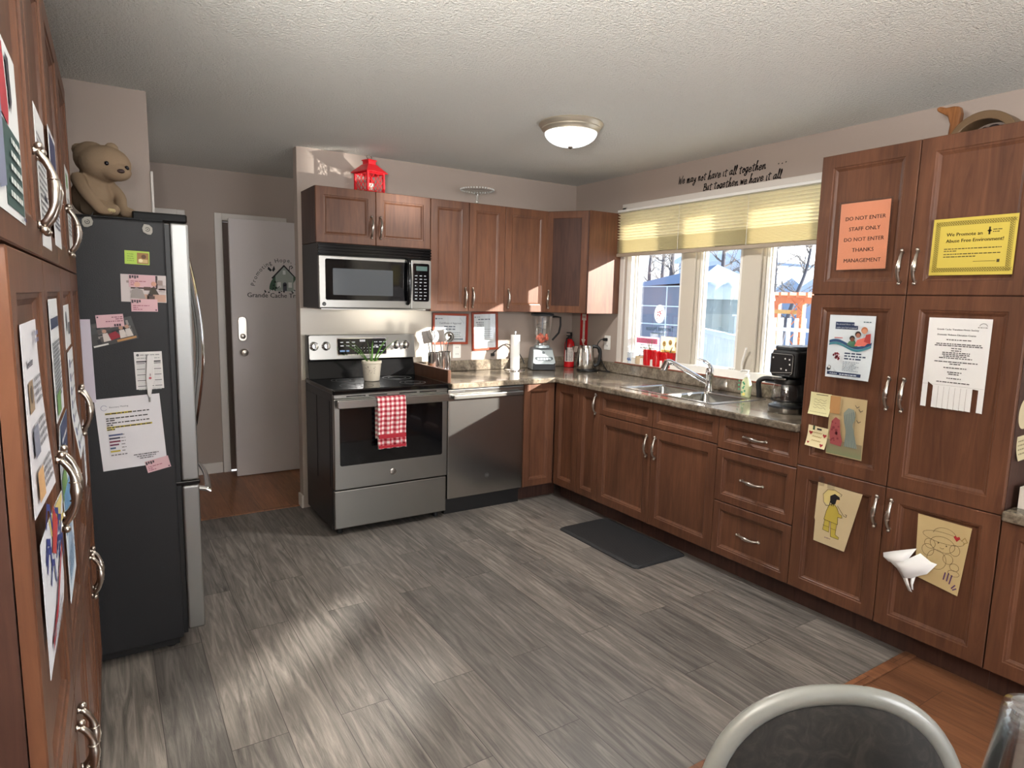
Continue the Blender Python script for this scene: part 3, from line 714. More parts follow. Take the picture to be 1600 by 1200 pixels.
# ------------------------------------------------------------------ fridge
t = thing('refrigerator', 'black sided steel french door refrigerator covered with magnets and notes', 'fridge', (-.17, 3.24, 0))
FY0, FY1 = 2.8204, 3.655
obj('cabinet', box(B(), -.56, .205, FY0, FY1, .045, 1.742), M_FRIDGE, t, .008)
obj('base_grille', box(B(), -.52, .19, FY0+.03, FY1-.03, .012, .046), M_BLKMAT, t)
obj('top_edge', box(B(), -.56, .20, FY0+.001, FY0+.012, 1.742, 1.748), M_BLACK, t)
obj('hinge_cover', box(B(), .10, .285, FY0+.004, FY0+.09, 1.743, 1.775), M_BLACK, t, .006)
obj('gasket', box(B(), .204, .222, FY0+.012, FY1-.012, .06, 1.735), M_BLKMAT, t)
ym = (FY0+FY1)/2
for a, b in ((FY0, ym-.0015), (ym+.0015, FY1)):
    d_ = obj('door', box(B(), .222, .287, a, b, .715, 1.742), M_FSTEEL, t, .009, seg=3)
    yh = b-.045 if a == FY0 else a+.045
    pts = [(.287, yh, 1.64), (.312, yh, 1.625)]+[(.318+.038*math.sin(PI*k/8), yh, 1.60-.70*k/8) for k in range(9)]+[(.312, yh, .875), (.287, yh, .86)]
    bm = B(); tube(bm, smoothpath(pts, 3), .017, 10, flat_=.8); obj('door_handle', bm, M_CHROME, d_, smooth=True)
d_ = obj('freezer_drawer', box(B(), .222, .287, FY0, FY1, .075, .695), M_FSTEEL, t, .009, seg=3)
obj('drawer_hinge', box(B(), .195, .29, FY0+.003, FY1-.003, .697, .713), M_BLACK, t, .003)
bm = B(); pts = [(.287, FY0+.10, .655), (.325, FY0+.10, .645)]+[(.330+.022*math.sin(PI*k/8), FY0+.10+(FY1-FY0-.20)*k/8, .640) for k in range(9)]+[(.325, FY1-.10, .645), (.287, FY1-.10, .655)]
tube(bm, smoothpath(pts, 3), .015, 10, flat_=.7); obj('drawer_handle', bm, M_CHROME, d_, smooth=True)
for x in (-.5, .16):
    for y in (FY0+.06, FY1-.06): obj('foot', cyl(B(), (x, y, 0), (x, y, .02), .02, 12), M_BLKMAT, t)
# ------------------------------------------------------------------ ceiling lamp
LC = Vector((2.19, 2.89, ZC))
t = thing('ceiling_light', 'lit domed ceiling light with a bronze rim and ribbed glass', 'ceiling light', LC)
bm = B(); lathe(bm, [(.01, 0), (.172, 0), (.176, -.008), (.168, -.020), (.160, -.026), (.160, -.032), (.150, -.040), (.146, -.050), (.138, -.052)], LC, 48, cap=False); obj('rim', bm, pmat('rim_nickel', rgb(190, 180, 162), .4, .7), t, smooth=True)
bm = B(); loops = []
for i in range(12):
    a = PI/2*i/11; r = .14*math.cos(a)+.001; h = -.046-.075*math.sin(a)
    loops.append([LC+Vector((r*(1+.018*math.cos(k*PI))*math.cos(k*2*PI/96+.5*a), r*(1+.018*math.cos(k*PI))*math.sin(k*2*PI/96+.5*a), h)) for k in range(96)])
ring_loops(bm, loops); obj('glass_dome', bm, M_LAMPGLASS, t, smooth=True)
bm = B(); lathe(bm, [(.004, -.115), (.013, -.120), (.013, -.126), (.005, -.132)], LC, 16); obj('finial', bm, M_BRONZE, t, smooth=True)
lamp('ceiling_lamp_light', 'AREA', LC+Vector((0, 0, -.14)), 22.0, (1.0, .97, .92), (0, 0, -1), shape='DISK', size=.26)

# ------------------------------------------------------------------ wall lettering over the window (hand written)
GL = {
'W': [[(0, .95), (.1, .05), (.25, .7), (.4, .02), (.6, 1.0)]], 'B': [[(.08, 0), (.08, .85)], [(0, .8), (.3, .85), (.36, .65), (.1, .45), (.4, .38), (.42, .12), (.2, 0), (.05, .03)]],
'e': [[(.05, .25), (.33, .32), (.28, .5), (.12, .48), (.03, .22), (.14, .01), (.4, .12)]], 'm': [[(.0, .48), (.06, .0), (.08, .38), (.18, .5), (.22, 0), (.24, .38), (.36, .5), (.4, .0), (.48, .04)]],
'a': [[(.36, .42), (.2, .5), (.03, .25), (.1, .02), (.28, .15), (.38, .5), (.36, .08), (.48, .03)]], 'y': [[(.0, .48), (.06, .2), (.2, .15), (.34, .48), (.3, -.1), (.16, -.4), (0, -.22), (.4, .05)]],
'n': [[(.02, .48), (.08, 0), (.1, .36), (.26, .5), (.3, .02), (.4, .04)]], 'o': [[(.2, .5), (.04, .28), (.14, .01), (.32, .2), (.22, .5), (.1, .36), (.34, .4)]],
't': [[(.16, .78), (.16, .08), (.28, 0)], [(0, .6), (.36, .66)]], 'h': [[(0, .02), (.1, .6), (.18, 1.0), (.1, .95), (.1, .0), (.14, .34), (.28, .46), (.32, .02), (.42, .06)]],
'v': [[(.0, .48), (.14, .0), (.3, .5), (.4, .46)]], 'i': [[(.06, .5), (.08, .04), (.16, 0)]], 'l': [[(.0, .1), (.16, .7), (.14, 1.0), (.05, .9), (.08, .08), (.2, .02)]],
'g': [[(.34, .42), (.18, .5), (.04, .28), (.12, .04), (.3, .2), (.36, .5), (.32, -.2), (.16, -.42), (.02, -.26), (.42, .08)]], 'r': [[(.02, .48), (.08, .0), (.12, .36), (.28, .5), (.3, .3), (.36, .02), (.46, .06)]],
'u': [[(.02, .48), (.08, .05), (.22, .06), (.32, .48), (.32, .06), (.42, .02)]], 'w': [[(.0, .48), (.1, .02), (.2, .4), (.32, .02), (.44, .5)]], '.': [[(.06, .02), (.09, .05)]]}
def script_line(P, s, u, v, size, w, shear=.18, sp=.09):
    for i, ch in enumerate(s):
        if ch == ' ': u += .30*size; continue
        W_ = 0
        for st in GL[ch]:
            pts = smoothpath([Vector((x, y, 0)) for x, y in st], 4) if len(st) > 2 else [Vector((x, y, 0)) for x, y in st]
            dv = size*.05*math.sin(i*2.1)
            P.line((40, 34, 34), [(u+(p.x+p.y*shear)*size, v+p.y*size+dv) for p in pts], w); W_ = max(W_, max(x for x, y in st))
        u += (W_+sp)*size
    return u
def script_len(s, sp=.09): return sum(.30 if c == ' ' else max(x for st in GL[c] for x, y in st)+sp for c in s)
t = thing('wall_lettering', 'black handwritten wall lettering above the window blind', 'wall lettering', (XR, 2.8, 2.28))
P = Print(); s1, s2 = 'We may not have it all together', 'But together we have it all'
wz = Fr((XR, 0, 0), (0, -1, 0), (0, 0, 1), (-1, 0, 0))
u0 = -3.235
z1 = (2.52-u0*0-.0-.0)
k = .70/script_len(s1); script_line(P, s1, u0, 2.292, k, .0062)
k2 = .72/script_len(s2)
script_line(P, '. . .', u0+.78, 2.305, k, .006)
P.b[(40, 34, 34)][0].verts.ensure_lookup_table()
script_line(P, s2, -3.012, 2.222, k*.98, .0062)
P.build(t, wz, name='lettering', off=.001)

# ------------------------------------------------------------------ sink, tap and things on the window side
t = thing('kitchen_sink', 'double bowl stainless sink set into the worktop under the window', 'sink', (3.09, 2.75, .74))
bm = B(); zt = .9185; DX = 3.215
xs, ys = [SX0, SX0+.035, DX, SX1], [SY0, SY0+.04, 2.735, 2.775, SY1-.04, SY1]
cells(bm, xs, ys, lambda i, j: not (i == 1 and j in (1, 3)), .9152, zt); obj('rim', bm, M_STEEL, t, .0015)
for a, b in ((ys[1], ys[2]), (ys[3], ys[4])):
    bm = B(); d = .17; loops = []
    fr_ = Fr((0, 0, 0), (1, 0, 0), (0, 1, 0), (0, 0, 1))
    for ins, z, r in ((0, zt-.001, .012), (.004, zt-.012, .035), (.012, zt-d*.8, .05), (.03, zt-d, .06), (.10, zt-d-.004, .03)):
        loops.append([fr_(u, v, z) for u, v in rrect(xs[1]+ins, xs[2]-ins, a+ins, b-ins, r, 6)])
    ring_loops(bm, loops, cap0=False); bw = obj('bowl', bm, M_STEEL, t, smooth=True)
    bm = B(); lathe(bm, [(.042, .0), (.042, .004), (.034, .005), (.03, .001), (.002, .001)], ((xs[1]+xs[2])/2, (a+b)/2, zt-d-.004), 24); obj('drain', bm, M_CHROME, bw, smooth=True)
t = thing('faucet', 'chrome single lever faucet with a pull-out spout behind the sink', 'faucet', (3.27, 2.75, zt))
fc = Vector((3.27, 2.75, zt))
bm = B(); lathe(bm, [(.030, .0005), (.030, .006), (.025, .012), (.024, .09), (.026, .095), (.026, .135), (.020, .15), (.003, .156)], fc, 24); obj('body', bm, M_CHROME, t, smooth=True)
bm = B(); tube(bm, smoothpath([fc+Vector(v) for v in ((-.005, .01, .05), (-.05, .055, .085), (-.12, .13, .14), (-.165, .175, .172), (-.19, .20, .175))], 5), [.017]*10+[.016]*6+[.019]*5, 14); obj('spout', bm, M_CHROME, t, smooth=True)
bm = B(); cyl(bm, fc+Vector((-.185, .195, .182)), fc+Vector((-.20, .21, .125)), .021, 18, .024); cyl(bm, fc+Vector((-.20, .21, .128)), fc+Vector((-.202, .212, .118)), .019, 18); obj('spray_head', bm, M_CHROME, t, smooth=True)
bm = B(); tube(bm, smoothpath([fc+Vector(v) for v in ((.005, -.01, .145), (0, .01, .172), (-.02, .04, .195), (-.045, .07, .205))], 5), [.017]*5+[.014]*5+[.010]*6, 12, flat_=.7); obj('lever', bm, M_CHROME, t, smooth=True)

t = thing('soap_bottle', 'clear pump soap bottle with green leaf print behind the sink', 'soap bottle', (3.275, 2.47, zt))
c = Vector((3.275, 2.47, zt))
bm = B(); lathe(bm, [(.026, .0008), (.032, .006), (.033, .03), (.036, .06), (.030, .095), (.014, .115), (.013, .122)], c, 24, sx=.75); obj('bottle', bm, pmat('soap_liquid', rgb(226, 232, 190), .15, trans=.35), t, smooth=True)
bm = B(); lathe(bm, [(.0145, .121), (.0145, .135), (.006, .138), (.005, .155), (.012, .157), (.012, .163), (.003, .164)], c, 16); tube(bm, [c+Vector((0, 0, .16)), c+Vector((-.02, .022, .160)), c+Vector((-.026, .03, .153))], .005, 8); obj('pump', bm, M_WHITE, t, smooth=True)
P = Print(8); g1 = (70, 150, 110)
for i in range(9): P.disc(g1, -.008+.02*math.sin(i*2.2), .03+i*.0085, .006, 7)
P.disc((232, 220, 120), .004, .018, .009, 10)
P.build(t, Fr((c.x-.026, c.y, c.z), (.35, -1, 0), (0, 0, 1), (-1, -.35, 0)), name='leaf_print', off=.002)

# coffee maker
t = thing('coffee_maker', 'black drip coffee maker with glass carafe beside the tall pantry cabinet', 'coffee maker', (3.08, 1.97, .916))
c = Vector((3.03, 2.03, .9155))
bm = B(); lathe(bm, [(.085, .0005), (.088, .006), (.088, .026)], c, 32); obj('base_ring', bm, M_STEELH, t, smooth=True)
bm = B(); lathe(bm, [(.088, .0262), (.086, .036), (.06, .037)], c, 32); obj('warming_plate', bm, M_BLKMAT, t, smooth=True)
bm = B(); box(bm, 3.09, 3.22, 1.935, 2.115, .917, 1.245); obj('rear_column', bm, M_BLKMAT, t, .012)
bm = B(); prism(bm, Fr((0, 0, 1.105), (1, 0, 0), (0, 1, 0), (0, 0, 1)), rrect(2.97, 3.20, 1.945, 2.105, .03), 0, .14); obj('brew_head', bm, M_BLKMAT, t, .012, seg=3)
bm = B(); prism(bm, Fr((0, 0, 1.245), (1, 0, 0), (0, 1, 0), (0, 0, 1)), rrect(2.985, 3.205, 1.955, 2.10, .03), 0, .022); obj('lid', bm, pmat('lid_grey', rgb(52, 54, 56), .35), t, .006)
pfm = Fr((2.972, 2.03, 1.115), (0, -1, 0), (0.0, 0, 1), (-1, 0, 0.0))
bm = B(); prism(bm, pfm, rrect(-.068, .068, .005, .115, .012), -.002, .008); cp = obj('control_panel', bm, pmat('panel_black', rgb(40, 38, 38), .2), t, .003)
P = Print(); P.line((150, 146, 140), rrect(-.064, .064, .009, .111, .010)+[(.064, .02)], .0022)
for u, v in ((.045, .085), (.048, .06), (.02, .088), (.03, .03), (.0, .034), (-.05, .09)): P.disc((205, 205, 200), u, v, .0045, 10)
P.build(cp, Fr(pfm(0, 0, .008), pfm.U, pfm.V, pfm.N), name='buttons')
bm = B(); lathe(bm, [(.055, .038), (.072, .045), (.078, .075), (.076, .12), (.066, .15), (.062, .158)], c, 30, cap=False); cg = obj('carafe', bm, M_CLEAR, t, smooth=True)
bm = B(); lathe(bm, [(.066, .150), (.068, .165), (.062, .178), (.02, .184)], c, 28); lathe(bm, [(.0795, .06), (.0805, .064), (.0795, .068)], c, 30, cap=False); obj('carafe_lid', bm, M_BLKMAT, cg, smooth=True)
bm = B(); tube(bm, smoothpath([c+Vector(v) for v in ((-.03, .055, .168), (-.055, .10, .170), (-.07, .125, .15), (-.068, .122, .10), (-.066, .12, .065))], 5), .010, 10, flat_=1.4); obj('carafe_handle', bm, M_BLKMAT, cg, smooth=True)
bm = B(); box(bm, 2.95, 2.972, 1.99, 2.07, 1.092, 1.102); obj('basket_lever', bm, M_CHROME, t, .003)
c2 = Vector((3.07, 1.865, .9155))
bm = B(); lathe(bm, [(.066, .0005), (.068, .006), (.068, .03)], c2, 28); obj('side_base', bm, M_STEELH, t, smooth=True)
bm = B(); lathe(bm, [(.067, .0302), (.066, .04), (.05, .045)], c2, 28); box(bm, 3.10, 3.20, 1.82, 1.94, .917, 1.16); obj('side_column', bm, M_BLKMAT, t, smooth=False)
bm = B(); lathe(bm, [(.045, .205), (.060, .215), (.064, .24), (.064, .30), (.066, .302), (.066, .322), (.055, .328), (.002, .33)], c2+Vector((.02, 0, 0)), 30); obj('grinder_tower', bm, M_BLKMAT, t, smooth=True)
bm = B(); lathe(bm, [(.0645, .268), (.065, .27), (.065, .282), (.0645, .284)], c2+Vector((.02, 0, 0)), 30, cap=False); obj('tower_band', bm, pmat('band_grey', rgb(96, 98, 100), .3, .6), t, smooth=True)

# window sill things
SZ = 1.0055
def pot(name, label, cat, x, y, r, h, mat, group=None, ribs=0, taper=.90, z=SZ):
    t = thing(name, label, cat, (x, y, z), 0, group); bm = B(); n = 48; loops = []
    for rr, hh in ((r*taper, .0006), (r*(taper+.04), h*.1), (r*.97, h*.92), (r, h), (r*.92, h), (r*.85, h*.8)):
        loops.append([Vector((x, y, z))+Vector(((rr*(1-.05*(ribs > 0)*math.cos(k*2*PI/n*ribs)))*math.cos(k*2*PI/n), (rr*(1-.05*(ribs > 0)*math.cos(k*2*PI/n*ribs)))*math.sin(k*2*PI/n), hh)) for k in range(n)])
    ring_loops(bm, loops, True, True); obj('pot', bm, mat, t, smooth=True); return t
M_REDP = pmat('red_glaze', rgb(188, 22, 30), .18); M_STEM = pmat('plant_stem', rgb(112, 128, 84), .6); M_STEMD = pmat('dry_stem', rgb(110, 96, 74), .7); M_SOIL = pmat('potting_soil', rgb(54, 40, 30), .9)
def stems(t, c, pts_list, mat, r=.003):
    for pts in pts_list:
        bm = B(); tube(bm, smoothpath([c+Vector(p) for p in pts], 4), [r*(1-.05*i) if i < 12 else r*.4 for i in range((len(pts)-1)*4+1)], 7); obj('stem', bm, mat, t, smooth=True)
RG = 'red glazed pots on the window sill'
for y, lab, st in ((3.476, 'red fluted glazed pot with green stems, nearest the left end of the sill', [((0, .005, .08), (.01, .02, .13), (.0, .03, .175)), ((0, 0, .08), (0, -.012, .14), (.0, -.02, .19)), ((0, .0, .08), (.005, .012, .13), (0, .01, .17)), ((0, .02, .08), (0, .06, .13), (0, .10, .15))]),
                   (3.377, 'red fluted glazed pot standing in the middle of the three red pots', []),
                   (3.278, 'red fluted glazed pot with thin dry stems, next to the window post', [((0, .02, .08), (.0, .05, .13), (0, .06, .165)), ((0, 0, .08), (0, -.015, .12), (0, -.03, .155)), ((0, .01, .08), (.01, .0, .12), (.01, -.01, .15))])):
    t = pot('flower_pot', lab, 'plant pot', 3.447, y, .0475, .118 if y > 3.4 else .112, M_REDP, RG, 12)
    bm = B(); lathe(bm, [(.037, .09), (.036, .093)], (3.447, y, SZ), 20); obj('soil', bm, M_SOIL, t)
    stems(t, Vector((3.447, y, SZ)), st, M_STEM if y > 3.4 else M_STEMD)
t = pot('cup', 'small white and blue cup holding a stick at the left end of the sill', 'cup', 3.44, 3.665, .031, .085, pmat('pale_glaze', rgb(206, 214, 222), .25))
P = Print(3)
for i in range(6): P.disc((96, 120, 168), -.012+.005*i, .03+.008*math.sin(i*2.), .006, 8)
P.build(t, Fr((3.41, 3.66, SZ), (.25, -1, 0), (0, 0, 1), (-1, -.25, 0)), name='blue_pattern', off=.0012)
tag(obj('stick', tube(B(), [(3.44, 3.66, SZ+.01), (3.425, 3.735, SZ+.17)], .0028, 6), M_STEMD), 'thin stick leaning in the small cup on the sill', 'stick')
t = pot('flower_pot', 'little pale pot with a bending dry twig between cup and red pots', 'plant pot', 3.44, 3.575, .034, .062, pmat('tan_glaze', rgb(196, 176, 146), .3))
stems(t, Vector((3.44, 3.575, SZ)), [((0, 0, .04), (0, -.01, .09), (0, -.05, .135), (0, -.09, .142), (0, -.13, .11)), ((0, 0, .04), (0, .02, .09), (0, .05, .12))], M_STEMD, .0024)
tag(obj('sill_card', box(B(), 3.452, 3.456, 2.56, 2.76, SZ, SZ+.062), pmat('paper_228_230_226', rgb(228, 230, 226), .6)), 'low white printed card leaning along the sill behind the faucet', 'card')
P = Print(4)
for r in range(3): P.greek((120, 120, 122), .01, .015+.015*r, .08, .006)
for r in range(6): P.rect((60, 60, 64), .098, .006+.008*r, .104, .011+.008*r)
P.greek((90, 90, 92), .12, .05, .19, .006); P.build(bpy.data.objects['sill_card'], Fr((3.452, 2.76, SZ), (0, -1, 0), (0, 0, 1), (-1, 0, 0)), off=.0004)
bm = B(); box(bm, 3.41, 3.45, 2.37, 2.44, SZ, SZ+.022); tag(obj('sponge_tray', bm, pmat('slate_box', rgb(58, 64, 76), .5), bevel=.003), 'small dark box on the sill between soap bottle and coffee maker', 'box')
bm = B(); ball(bm, (3.435, 3.13, SZ+.02), .02, 12, 1.1, 1.6, 1.); ball(bm, (3.43, 3.165, SZ+.034), .013, 10); tag(obj('sill_figurine', bm, pmat('pale_ceramic', rgb(214, 208, 196), .4), smooth=True), 'small pale ornament on the sill behind the spray head', 'ornament')

# flyers and emblem on the left window pane
gf = Fr((3.482, 0, 0), (0, -1, 0), (0, 0, 1), (-1, 0, 0))
M_STK = translucent('sticker_white', rgb(236, 236, 236), .5)
t = thing('window_sticker', 'round white window sticker with red flower and mirrored lettering on left pane', 'sticker', (3.482, 3.42, 1.2))
bm = B(); prism(bm, gf, [(-3.43+.052*math.cos(a*2*PI/32), 1.393+.068*math.sin(a*2*PI/32)) for a in range(32)], 0, .0008); obj('disc', bm, M_STK, t)
P = Print(6); rd = (168, 52, 58)
for a in range(5): P.poly(rd, [(-3.432+x*math.cos(a*1.257)-y*math.sin(a*1.257), 1.395+x*math.sin(a*1.257)+y*math.cos(a*1.257)) for x, y in ((.004, 0), (.016, .007), (.024, 0), (.016, -.007))])
P.line(rd, [(-3.425, 1.40), (-3.41, 1.418), (-3.395, 1.42)], .004); P.disc(rd, -3.45, 1.36, .005, 8); P.disc(rd, -3.462, 1.375, .004, 8)
P.text((96, 124, 132), 'Terreyan House', -3.56, 1.268, .05, mirror=True, sx=.86, bold=.01); P.greek((110, 128, 134), -3.50, 1.243, -3.36, .008)
P.build(t, gf, name='lettering', off=.002)
def wflyer(label, u0, v0, u1, v1, col, items):
    bm = B(); fbox(bm, gf, u0, u1, v0, v1, 0, .0008); o = obj('window_flyer', bm, translucent('flyer_%d_%d' % col[:2], rgb(*col), .5)); tag(o, label, 'flyer', 'flyers taped to the left window pane')
    P = Print(int(u0*-100)); items(P); P.build(o, gf, name='print', off=.0015)
def it1(P):
    P.rect((214, 120, 150), -3.66, 1.165, -3.435, 1.205)
    for r in range(3): P.greek((160, 60, 90), -3.65, 1.172+r*.01, -3.45, .005)
def it2(P):
    for r in range(3): P.greek((120, 124, 130), -3.62+.03*r, 1.125-r*.03, -3.46, .008)
def it3(P):
    for k in range(3):
        P.disc((184, 150, 96), -3.365+k*.06, 1.175+.012*(k % 2), .018, 10, 1.2); P.disc((60, 52, 44), -3.37+k*.06, 1.18, .003, 6); P.disc((60, 52, 44), -3.36+k*.06, 1.18, .003, 6)
    P.rect((226, 190, 110), -3.39, 1.06, -3.25, 1.13)
    for r in range(3): P.greek((170, 130, 70), -3.38, 1.07+.02*r, -3.26, .008)
wflyer('white flyer with a pink banner on the left window pane', -3.665, 1.155, -3.42, 1.215, (244, 226, 232), it1)
wflyer('white flyer with grey print low on the left window pane behind the small pots', -3.645, 1.072, -3.42, 1.15, (240, 240, 240), it2)
wflyer('cream flyer with tan cartoon faces beside the window post', -3.40, 1.072, -3.235, 1.228, (246, 236, 206), it3)

# ------------------------------------------------------------------ counter along the back wall
CZ = .9155
t = thing('electric_kettle', 'shiny steel electric kettle on a black base near the corner', 'kettle', (3.26, 3.99, CZ))
c = Vector((3.245, 3.985, CZ))
bm = B(); lathe(bm, [(.08, .0005), (.085, .004), (.085, .014), (.07, .018)], c+Vector((.01, -.01, 0)), 30); obj('power_base', bm, M_BLKMAT, t, smooth=True)
bm = B(); lathe(bm, [(.070, .019), (.073, .026), (.070, .10), (.062, .18), (.058, .20), (.054, .208), (.02, .214)], c, 36); bd = obj('body', bm, pmat('polished_steel', rgb(206, 202, 196), .16, 1.0), t, smooth=True)
bm = B(); prism(bm, Fr(c+Vector((-.058, .045, .19)), (0, 0, 1), (.6, -.7, 0), (-.7, .6, 0)), [(-.04, -.001), (.008, -.012), (.008, .012)], 0, .028); obj('spout', bm, MATS['polished_steel'], t)
hd = Vector((.75, -.66, 0))
bm = B(); tube(bm, smoothpath([c+hd*a+Vector((0, 0, h)) for a, h in ((.05, .20), (.085, .198), (.112, .17), (.112, .11), (.098, .06), (.068, .045))], 5), .0105, 10, flat_=1.3); obj('handle', bm, M_BLKMAT, t, smooth=True)
bm = B(); prism(bm, Fr(c+Vector((-.053, -.048, .05)), (.67, -.74, 0), (0, 0, 1), (-.74, -.67, 0)), rrect(-.011, .011, 0, .11, .01), -.004, .0035); obj('level_window', bm, pmat('smoke_window', rgb(150, 146, 138), .2), t)
ow = Fr((XR, 3.905, 1.147), (0, -1, 0), (0, 0, 1), (-1, 0, 0))
def outlet(label, f):
    t = thing('wall_outlet', label, 'outlet', f.o); bm = B(); prism(bm, f, rrect(-.035, .035, -.057, .057, .006), 0, .006); obj('cover_plate', bm, M_WHITE, t, .002)
    for s in (-1, 1):
        bm = B(); prism(bm, f, rrect(-.017, .017, s*.026-.016, s*.026+.016, .012), .0055, .008); rc = obj('socket', bm, M_WHITE, t)
        bm = B(); fbox(bm, f, -.009, -.006, s*.026-.005, s*.026+.006, .0078, .0086); fbox(bm, f, .006, .009, s*.026-.005, s*.026+.006, .0078, .0086); obj('slot', bm, M_BLACK, rc)
    return t
outlet('white wall outlet by the window with the kettle plugged in', ow)
outlet('white wall outlet on the back wall under the framed certificates', Fr((2.28, YB, 1.072), (1, 0, 0), (0, 0, 1), (0, -1, 0)))
t = thing('power_cord', 'black power cord running from the kettle base to the wall outlet', 'cord', (3.36, 3.9, CZ))
bm = B(); fbox(bm, ow, -.012, .012, .014, .038, .009, .045); obj('plug', bm, M_BLKMAT, t, .005)
bm = B(); tube(bm, smoothpath([(3.356, 3.905, 1.173), (3.335, 3.915, 1.17), (3.315, 3.93, 1.12), (3.338, 3.91, 1.02), (3.365, 3.87, .935), (3.37, 3.83, .922), (3.35, 3.86, .921), (3.34, 3.93, .921)], 6), .004, 8); obj('cable', bm, M_BLKMAT, t, smooth=True)

t = thing('fire_extinguisher', 'small red fire extinguisher standing in the counter corner', 'fire extinguisher', (3.30, 4.28, CZ))
c = Vector((3.30, 4.275, CZ))
bm = B(); lathe(bm, [(.038, .0006), (.043, .004), (.043, .19), (.038, .215), (.020, .235), (.016, .24)], c, 30); obj('cylinder', bm, pmat('extinguisher_red', rgb(186, 24, 30), .25), t, smooth=True)
bm = B(); lathe(bm, [(.017, .24), (.017, .262), (.008, .266)], c, 16); box(bm, c.x-.03, c.x+.02, c.y-.008, c.y+.008, c.z+.262, c.z+.272); box(bm, c.x-.03, c.x+.02, c.y-.008, c.y+.008, c.z+.288, c.z+.296); box(bm, c.x+.008, c.x+.02, c.y-.008, c.y+.008, c.z+.262, c.z+.296); obj('valve_handle', bm, M_BLKMAT, t, .002)
bm = B(); tube(bm, smoothpath([c+Vector(v) for v in ((-.012, -.005, .25), (-.04, -.014, .245), (-.05, -.02, .20), (-.05, -.018, .15))], 5), .007, 8); obj('nozzle', bm, M_BLKMAT, t, smooth=True)
bm = B(); n = 12; a0, a1 = PI*1.0, PI*1.62
lp = [[c+Vector((r*math.cos(a0+(a1-a0)*i/n), r*math.sin(a0+(a1-a0)*i/n), z)) for i in range(n+1)] for r, z in ((.0433, .05), (.0433, .17), (.0438, .17), (.0438, .05))]
V = [[bm.verts.new(p) for p in l] for l in lp]
for q in range(4):
    for i in range(n): bm.faces.new((V[q][i], V[q][i+1], V[(q+1) % 4][i+1], V[(q+1) % 4][i]))
lb = obj('instruction_label', bm, pmat('paper_214_206_200', rgb(214, 206, 200), .5), t, smooth=True)
P = Print(12)
for r in range(9): P.greek((86, 70, 70), -.024, .06+r*.0115, .026, .005)
P.rect((60, 40, 44), -.026, .056, -.018, .165)
P.build(lb, Fr(c+Vector((-.0265, -.0345, 0)), (.79, -.61, 0), (0, 0, 1), (-.61, -.79, 0)), name='print', off=.0012, bend=lambda u, v: -u*u/.088)
t = sheet('fire_sign', 'red and white fire extinguisher arrow sign in the corner beside the cabinet', 'sign', Fr((XR-.001, 4.262, 1.09), (0, -1, 0), (0, 0, 1), (-1, 0, 0)), .10, .285, (190, 30, 34))
P = Print(2); P.rect((236, 226, 214), .022, .225, .078, .278); P.rect((236, 226, 214), .036, .065, .064, .225); P.poly((236, 226, 214), [(.05, .012), (.022, .065), (.078, .065)])
P.text((190, 30, 34), 'FIRE', .05, .243, .026, 'c', bold=.02)
for i, ch in enumerate('EXTINGUISHER'): P.text((60, 50, 30), ch, .05, .208-i*.0132, .0135, 'c', bold=.02)
P.build(t, Fr((XR-.0022, 4.262, 1.09), (0, -1, 0), (0, 0, 1), (-1, 0, 0)), name='lettering')

# blender
t = thing('blender', 'countertop blender with a clear jug holding red chunks', 'blender', (2.99, 4.235, CZ))
c = Vector((2.985, 4.235, CZ)); yaw = .38
R_ = Matrix.Translation(c) @ Matrix.Rotation(-yaw, 4, 'Z')
def bprism(name, prof, hw, mat, bev=.004):
    bm = B(); loops = []
    for y0, y1, z, w in prof:
        loops.append([R_ @ Vector((x, y, z)) for x, y in ((-w, y0), (w, y0), (w, y1), (-w, y1))])
    ring_loops(bm, loops); return obj(name, bm, mat, t, bev)
bprism('motor_base', [(-.095, .085, .0008, .098), (-.098, .085, .06, .096), (-.04, .085, .165, .082), (-.035, .08, .178, .074)], 0, pmat('blender_grey', rgb(104, 106, 108), .35), .008)
bprism('base_skirt', [(-.104, -.08, .001, .092), (-.106, -.08, .058, .09)], 0, M_BLKMAT, .004)
sl = Vector((0, -.058, -.105)).normalized()
pfb = Fr(R_ @ Vector((0, -.103, .062)), R_.to_3x3() @ Vector((1, 0, 0)), R_.to_3x3() @ Vector((0, .49, .87)), R_.to_3x3() @ Vector((0, -.87, .49)))
bm = B(); prism(bm, pfb, [(-.092, .0), (-.075, -.012), (.075, -.012), (.092, .0), (.078, .112), (-.078, .112)], -.004, .004); cp = obj('control_plate', bm, pmat('silver_plastic', rgb(196, 206, 208), .25, .4), t, .002)
P = Print(4); P.poly((70, 76, 80), [(-.075, .03), (-.05, .012), (.05, .012), (.075, .03), (.07, .048), (-.07, .048)])
for i in range(5): P.rect((168, 178, 182), -.055+i*.024, .02, -.037+i*.024, .04)
P.disc((80, 86, 90), 0, .085, .012, 16); P.build(cp, Fr(pfb(0, 0, .004), pfb.U, pfb.V, pfb.N), name='buttons')
def jl(r, z, off=0): return [R_ @ Vector((x, y, z)) for x, y in rrect(-r, r, -r, r, r*.55, 5)]
bm = B(); ring_loops(bm, [jl(.058, .18), jl(.055, .20), jl(.060, .215), jl(.080, .42), jl(.082, .435)], cap1=False); jg = obj('jug', bm, M_CLEAR, t, smooth=True)
bm = B(); ring_loops(bm, [jl(.060, .176), jl(.058, .196), jl(.05, .198)]); obj('jug_collar', bm, pmat('collar_clear', rgb(140, 150, 152), .2), jg)
bm = B(); ring_loops(bm, [jl(.084, .432), jl(.086, .445), jl(.082, .455), jl(.05, .458)]); obj('jug_lid', bm, pmat('lid_grey', rgb(52, 54, 56), .35), jg, smooth=False)
